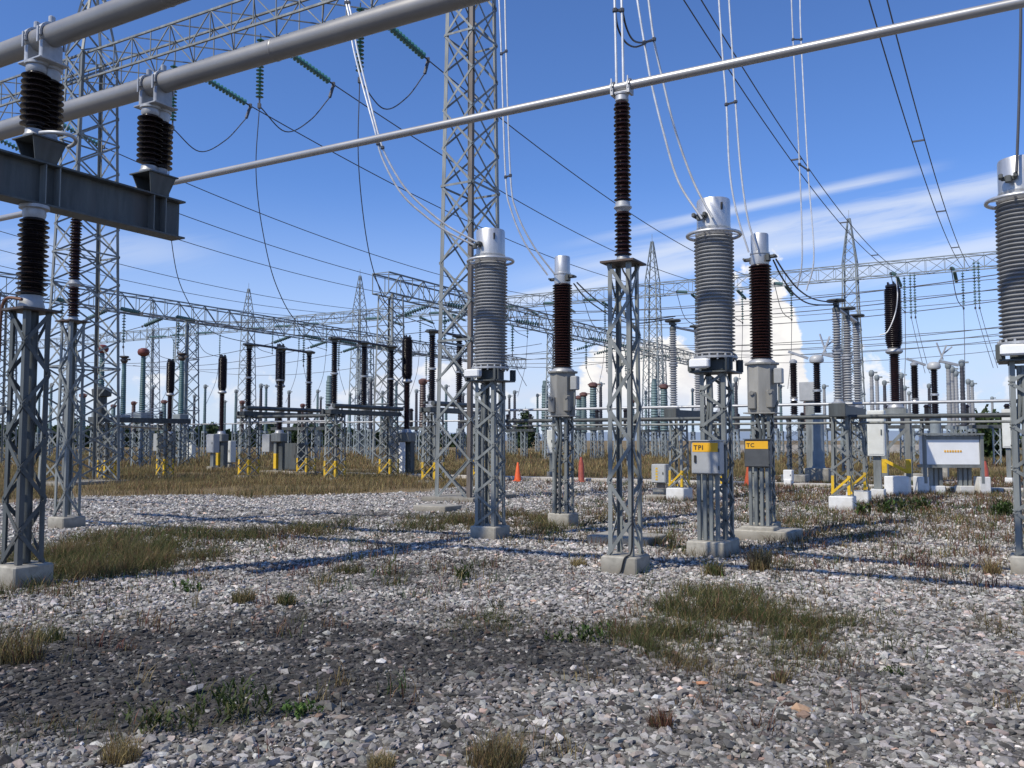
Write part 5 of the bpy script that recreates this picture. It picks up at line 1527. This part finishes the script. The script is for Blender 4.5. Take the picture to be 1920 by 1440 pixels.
FAR = [('bk', 955, 92), ('bk', 965, 84), ('tb', 1022, 78), ('tr', 1086, 88), ('tr', 1095, 82), ('tr', 1113, 68), ('bk', 1127, 72), ('tb', 1228, 76), ('tt', 1212, 90), ('tr', 1246, 70), ('tt', 1376, 78), ('bk', 1382, 66),
       ('tt', 1008, 96), ('bk', 1060, 104), ('tt', 1144, 90), ('tr', 1186, 96), ('tt', 1300, 86), ('bk', 1322, 78),
       ('bk', 118, 70), ('tr', 152, 84), ('bk', 345, 82), ('bk', 362, 92), ('tt', 382, 80), ('br', 248, 92), ('bk', 283, 76), ('tr', 305, 98), ('tt', 440, 88), ('br', 452, 90), ('tt', 497, 80), ('bk', 487, 74), ('tb', 616, 72), ('tt', 594, 88), ('bk', 600, 96), ('bk', 540, 84), ('br', 566, 98), ('tt', 655, 94), ('bk', 672, 86), ('bk', 694, 66), ('tt', 716, 90), ('tt', 742, 76), ('bk', 780, 82), ('br', 792, 58), ('bk', 803, 92), ('tt', 836, 80), ('bk', 862, 62), ('bk', 868, 88), ('tt', 884, 96),
       ('bk', 1455, 62), ('tt', 1466, 80), ('br', 1513, 76), ('tt', 1512, 90), ('gy', 1548, 70), ('bk', 1588, 44), ('gy', 1638, 56), ('gy', 1648, 60), ('bk', 1662, 70), ('bk', 1694, 62), ('gy', 1700, 72), ('gy', 1708, 80), ('gy', 1783, 50), ('gy', 1790, 53), ('gy', 1797, 56), ('bk', 1809, 52), ('gy', 1820, 64), ('gy', 1827, 67), ('bk', 1746, 74), ('gy', 1864, 90),
       ('tt', 70, 96), ('tt', 92, 78), ('tr', 210, 110), ('tt', 420, 112), ('tt', 520, 116), ('bk', 640, 118), ('tt', 760, 116), ('tt', 905, 112), ('bk', 940, 118), ('tt', 1160, 116), ('tt', 1260, 120), ('tt', 1350, 112), ('tt', 1410, 116)]
for a in FAR: far(*a)

# distant switch frames: two legs and a cross beam
def make_frame():
    t = thing('support_frame', cat='support frame')
    for x in (-1.6, 1.6):
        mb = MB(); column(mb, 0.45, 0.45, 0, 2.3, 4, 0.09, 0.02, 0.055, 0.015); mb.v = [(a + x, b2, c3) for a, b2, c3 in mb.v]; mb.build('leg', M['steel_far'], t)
    MB().box((0, 0, 2.42), (5.2, 0.4, 0.22)).build('cross_beam', M['steel_dark'], t)
    for x in (-2.2, 0, 2.2): MB().lathe([(0.1, 2.54), (0.16, 2.6), (0.14, 3.6), (0.2, 3.66), (0.1, 3.8)], 8, (x, 0, 0)).build('insulator', M['black_porc'], t)
    return t
frame = Kind(make_frame)
for px, D, lab in ((300, 68, 'left of the breaker with the grey box'), (560, 64, 'behind the dark ground cabinet'), (770, 62, 'behind the breaker near the central tower'), 
                   (952, 76, 'above the bright left cone'), (1120, 64, 'just left of the lone central post'), (1235, 80, 'above the small grey box'), (1385, 74, 'between the two sign cabinets'), (1560, 70, 'behind the grey insulator trio'), (1668, 56, 'behind the yellow N'), (1815, 55, 'right behind the white panel')):
    frame(foot(px, D), 'low grey frame with three short insulators, ' + lab, 'low support frames far back')
o = MB().box((0, 0, 0.55), (26, 0.3, 1.1)).build('low_wall', M['kerb']); o.location = foot(1530, 96); o.rotation_euler = (0, 0, 0.05)
tag(o, 'low pale wall far back between the dark cabinet and the grey insulator trio', 'wall')
t = thing('pipe_rail', foot(640, 58), GR, 'thin level rail crossing far behind the brown switches', 'rail')
MB().tube([(-22, 0, 2.75), (40, 0, 2.75)], 0.05, 6).build('rail', M['alu_dull'], t)
for x in range(-20, 41, 10): MB().tube([(x, 0, 0), (x, 0, 2.7)], 0.06, 6).build('post', M['steel_far'], t)

# ================================================================== TREES
def foliage(name, parent, pts, size, pal):
    n = len(pts)
    a = rng.normal(0, 1, (n, 3)); a /= np.linalg.norm(a, axis=1)[:, None]
    b2 = np.cross(a, rng.normal(0, 1, (n, 3))); b2 /= np.linalg.norm(b2, axis=1)[:, None]
    s = size * rng.uniform(0.6, 1.4, (n, 1))
    P = np.asarray(pts)
    Vv = np.stack([P - a * s * .5, P + b2 * s * .3, P + a * s * .5, P - b2 * s * .3], 1).reshape(-1, 3)
    Fv = np.arange(n * 4).reshape(-1, 4)
    o = np_mesh(name, Vv, Fv, M['leaf'], np.repeat(pal, 4, 0))
    if parent is not None: o.parent = parent
    return o
DARKG = np.array([(0.030, 0.052, 0.022), (0.042, 0.066, 0.026), (0.022, 0.038, 0.018)])
def tree(px, D, H, W, label, form='round', n=1500, base=0.3, pal=DARKG):
    t = thing('tree', foot(px, D), 0, label, 'tree')
    mb = MB()
    mb.lathe([(0.035 * H, 0), (0.024 * H, H * .3), (0.012 * H, H * .7), (0.004 * H, H * .95)], 8)
    for k in range(7):
        a = k * 2.4; z = H * (.25 + .08 * k)
        mb.bar((0, 0, z), (math.cos(a) * W * .3, math.sin(a) * W * .3, z + H * .16), 0.014 * H)
    mb.build('trunk', M['bark'], t)
    nc = 26
    if form == 'round':
        cz = rng.uniform(base, 0.9, nc); cr = np.sqrt(np.clip(1 - ((cz - .55) / .48) ** 2, 0.05, 1)) * W * .42
    else:
        cz = rng.uniform(0.08, 0.95, nc); cr = (1.02 - cz) * W * .42
    th = rng.uniform(0, 2 * PI, nc); q = np.sqrt(rng.random(nc))
    cen = np.stack([np.cos(th) * cr * q, np.sin(th) * cr * q, cz * H], -1)
    k = rng.integers(0, nc, n)
    spread = (W if form == 'round' else W * .7) * 0.12
    pts = cen[k] + rng.normal(0, 1, (n, 3)) * spread
    pts[:, 2] = np.maximum(pts[:, 2], 0.15)
    cl = rng.uniform(.65, 1.5, nc)[k][:, None]
    foliage('crown', t, pts, 0.09 * W + .12, pick(pal, n) * cl)
    return t
tree(986, 170, 7.4, 6.0, 'dark pointed conifer far off between the leftmost grey transformer and the left brown transformer', 'cone', 1500)
tree(974, 176, 4.6, 6.0, 'low dark tree at the left foot of the far pointed conifer', 'round', 900, 0.1)
tree(1085, 185, 7.5, 3.0, 'slim dark conifer far off left of the lone central post', 'cone', 900)
tree(1860, 72, 3.4, 4.0, 'rounded green bush tree right of the white panel', 'round', 2600, 0.08, np.array([(0.045, 0.075, 0.022), (0.06, 0.095, 0.03), (0.03, 0.05, 0.018)]))
B2_ = []
for px0, px1, hmax in ((-80, 720, 7.5), (720, 940, 4)):
    n = int((px1 - px0) * 16)
    px = rng.uniform(px0, px1, n)
    hh = hmax * (0.35 + 0.65 * fbm(px * 0.03, px * 0 + 3, 3)) * (0.75 + .25 * fbm(px * .2, px * 0, 2))
    Dd = rng.uniform(195, 225, n)
    B2_.append(np.stack([(px - 960) / F * Dd, Dd, rng.random(n) * hh], -1))
pts = np.concatenate(B2_)
tl = foliage('treeline', None, pts, 1.5, pick(DARKG, len(pts)))
tag(tl, 'dark line of distant trees along the horizon behind the yard', 'treeline', kind='stuff')
# a far range of hazy ground
hp, hf = [], []
for i in range(81):
    x = -2400 + 60 * i
    hgt = 14 + 16 * float(fbm(np.array([x * .003]), np.array([2.0]), 4)[0])
    hp += [(x, 2300, -2), (x, 2300, hgt)]
    if i: hf.append((2 * i - 2, 2 * i, 2 * i + 1, 2 * i - 1))
mb = MB(); mb._add(hp, hf)
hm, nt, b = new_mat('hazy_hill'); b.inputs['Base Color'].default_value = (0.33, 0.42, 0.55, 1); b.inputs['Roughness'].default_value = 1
tag(mb.build('hills', hm), kind='structure')

# ================================================================== SKY, SUN, CAMERA
SUN_EL = math.radians(48)
SUN_DIR = Vector((-0.79, -0.615, 0)).normalized()      # towards the sun, on the ground plan
w = bpy.data.worlds.new('World'); scene.world = w; w.use_nodes = True
w.cycles.sampling_method = 'MANUAL'; w.cycles.sample_map_resolution = 256
nt = w.node_tree; N, L = nt.nodes, nt.links
bg = N['Background']
sky = N.new('ShaderNodeTexSky'); sky.sky_type = 'NISHITA'; sky.sun_disc = False
sky.sun_elevation = SUN_EL; sky.sun_rotation = math.atan2(SUN_DIR.x, SUN_DIR.y)
sky.altitude = 2200; sky.air_density = 1.0; sky.dust_density = 0.6; sky.ozone_density = 2.0
bg.inputs['Strength'].default_value = 0.1
tc = N.new('ShaderNodeTexCoord')
sx = N.new('ShaderNodeSeparateXYZ'); L.new(tc.outputs['Generated'], sx.inputs[0])
def mth(op, a, c=None, clamp=False):
    n = N.new('ShaderNodeMath'); n.operation = op; n.use_clamp = clamp
    for i, v in enumerate((a, c)):
        if v is None: continue
        if isinstance(v, (int, float)): n.inputs[i].default_value = v
        else: L.new(v, n.inputs[i])
    return n.outputs[0]
def sstep(x, a, c):
    n = N.new('ShaderNodeMapRange'); n.interpolation_type = 'SMOOTHSTEP'
    n.inputs['From Min'].default_value = a; n.inputs['From Max'].default_value = c
    L.new(x, n.inputs['Value']); return n.outputs[0]
def cmix(f, a, c):
    n = N.new('ShaderNodeMixRGB')
    for s, v in ((n.inputs['Fac'], f), (n.inputs['Color1'], a), (n.inputs['Color2'], c)):
        if isinstance(v, tuple): s.default_value = (*v, 1)
        elif isinstance(v, (int, float)): s.default_value = v
        else: L.new(v, s)
    return n.outputs['Color']
yv = mth('MAXIMUM', sx.outputs['Y'], 0.02)
ta = mth('DIVIDE', sx.outputs['X'], yv)            # tangent of bearing
tb = mth('DIVIDE', sx.outputs['Z'], yv)            # tangent of elevation
front = sstep(sx.outputs['Y'], 0.05, 0.35)
def wnoise(ka, kb, det, rough, off=0.0, dist=0.0):
    c = N.new('ShaderNodeCombineXYZ')
    L.new(mth('MULTIPLY', ta, ka), c.inputs[0]); L.new(mth('MULTIPLY', tb if kb else tb, kb), c.inputs[1]); c.inputs[2].default_value = off
    n = N.new('ShaderNodeTexNoise'); n.inputs['Scale'].default_value = 1; n.inputs['Detail'].default_value = det; n.inputs['Roughness'].default_value = rough; n.inputs['Distortion'].default_value = dist
    L.new(c.outputs[0], n.inputs['Vector']); return n.outputs['Fac']
# sky graded a little deeper and bluer
hs = N.new('ShaderNodeHueSaturation'); hs.inputs['Saturation'].default_value = 1.0; hs.inputs['Value'].default_value = 1.0
L.new(sky.outputs[0], hs.inputs['Color'])
gm = N.new('ShaderNodeMixRGB'); gm.blend_type = 'MULTIPLY'; gm.inputs['Fac'].default_value = 1; gm.inputs['Color2'].default_value = (0.95, 1.28, 1.80, 1)
L.new(hs.outputs['Color'], gm.inputs['Color1'])
col = gm.outputs['Color']
# pale haze low down
hz_ = mth('MULTIPLY', sstep(mth('MULTIPLY', sx.outputs['Z'], -1.0), -0.29, 0.01), 0.90)
col = cmix(hz_, col, (6.1, 7.15, 8.8))
# high cirrus in long streaks that rise to the right
slant = mth('SUBTRACT', tb, mth('MULTIPLY', ta, 0.20))
cc = N.new('ShaderNodeCombineXYZ')
L.new(mth('MULTIPLY', ta, 3.4), cc.inputs[0]); L.new(mth('MULTIPLY', slant, 34), cc.inputs[1])
sn = N.new('ShaderNodeTexNoise'); sn.inputs['Scale'].default_value = 1.3; sn.inputs['Detail'].default_value = 6; sn.inputs['Roughness'].default_value = 0.64; sn.inputs['Distortion'].default_value = 0.5
L.new(cc.outputs[0], sn.inputs['Vector'])
snf = sn.outputs['Fac']
sgate = sstep(snf, 0.14, 0.54)
def streak(c0, wd, a0, a1, amt, tilt=0.0):
    d = mth('ABSOLUTE', mth('SUBTRACT', mth('SUBTRACT', slant, mth('MULTIPLY', ta, tilt)), c0))
    d = mth('ADD', d, mth('MULTIPLY', mth('SUBTRACT', snf, 0.5), wd * 1.7))
    band = mth('SUBTRACT', 1.0, sstep(d, wd * 0.05, wd))
    m1 = mth('MULTIPLY', band, sstep(ta, a0, a0 + 0.22))
    m1 = mth('MULTIPLY', m1, mth('SUBTRACT', 1.0, sstep(ta, a1 - .12, a1)))
    return mth('MULTIPLY', mth('MULTIPLY', mth('MULTIPLY', m1, sgate), front), amt)
for q in ((0.180, 0.021, -0.04, 1.3, 0.62, 0.0), (0.209, 0.009, 0.02, 0.52, 0.55, 0.012), (0.158, 0.015, -0.16, 0.55, 0.62, 0.0), (0.112, 0.024, 0.22, 1.0, 0.6, 0.0), (0.215, 0.03, -0.75, -0.30, 0.28, -0.2)):
    col = cmix(streak(*q), col, (8.4, 8.9, 9.7))
# cumulus bank near the horizon
n1 = wnoise(26, 34, 7, 0.60, 1.0, 0.25)
n2 = wnoise(7, 5, 2, 0.5, 8.0)
veil = mth('MULTIPLY', mth('MULTIPLY', sstep(wnoise(4, 13, 4, 0.6, 3.3), 0.40, 0.7), sstep(mth('MULTIPLY', tb, -1), -0.17, -0.02)), 0.6)
col = cmix(mth('MULTIPLY', veil, front), col, (7.4, 7.6, 8.8))
ns = sstep(mth('ADD', mth('MULTIPLY', n1, 0.7), mth('MULTIPLY', n2, 0.3)), 0.38, 0.60)
jit = mth('ADD', mth('MULTIPLY', mth('SUBTRACT', n2, 0.5), 0.10), mth('MULTIPLY', mth('SUBTRACT', n1, 0.5), 0.17))
low = sstep(tb, 0.015, 0.075)
def cumulus(ac, aw, top, amt, tint):
    prof = mth('MULTIPLY', mth('SUBTRACT', 1.0, sstep(mth('ABSOLUTE', mth('SUBTRACT', ta, ac)), aw * .3, aw)), top)
    edge = mth('SUBTRACT', mth('ADD', prof, jit), tb)
    cov = mth('MULTIPLY', mth('MULTIPLY', mth('MULTIPLY', sstep(edge, 0.0, 0.022), low), front), amt)
    return cov, cmix(ns, tint, (10.4, 10.2, 9.9))
for q in ((-0.10, 0.16, 0.095, 0.7, (7.4, 7.4, 8.4)), (-0.36, 0.22, 0.065, 0.6, (7.2, 7.4, 8.4)), (0.44, 0.16, 0.080, 0.7, (7.6, 7.3, 8.2)), (0.085, 0.10, 0.085, 0.9, (7.8, 7.5, 8.0)), (0.63, 0.14, 0.085, 0.6, (7.6, 7.3, 8.2)), (0.15, 0.12, 0.120, 1.0, (8.7, 8.5, 8.7)), (0.27, 0.095, 0.195, 1.0, (8.7, 8.5, 8.7))):
    f, sh = cumulus(*q)
    col = cmix(f, col, sh)
L.new(col, bg.inputs['Color'])

sd_ = bpy.data.lights.new('sun', 'SUN'); sd_.energy = 4.4; sd_.angle = math.radians(1.2); sd_.color = (1.0, 0.93, 0.80)
so = bpy.data.objects.new('sun', sd_); COL.objects.link(so)
dirv = -(SUN_DIR * math.cos(SUN_EL) + Vector((0, 0, math.sin(SUN_EL))))
so.rotation_euler = dirv.to_track_quat('-Z', 'Y').to_euler(); so.location = (0, 0, 40)

cam = bpy.data.cameras.new('camera'); co = bpy.data.objects.new('camera', cam); COL.objects.link(co)
cam.sensor_width = 36; cam.lens = 36 * F / 1920; cam.clip_end = 8000; cam.clip_start = 0.05
co.location = (0, 0, EYE); co.rotation_euler = (PI / 2 + PITCH, 0, 0)
scene.camera = co
scene.view_settings.view_transform = 'Standard'; scene.view_settings.look = 'None'
scene.view_settings.exposure = 0; scene.view_settings.gamma = 1
scene.render.engine = 'CYCLES'
scene.cycles.max_bounces = 6; scene.cycles.diffuse_bounces = 3; scene.cycles.transparent_max_bounces = 4
scene.cycles.use_denoising = True
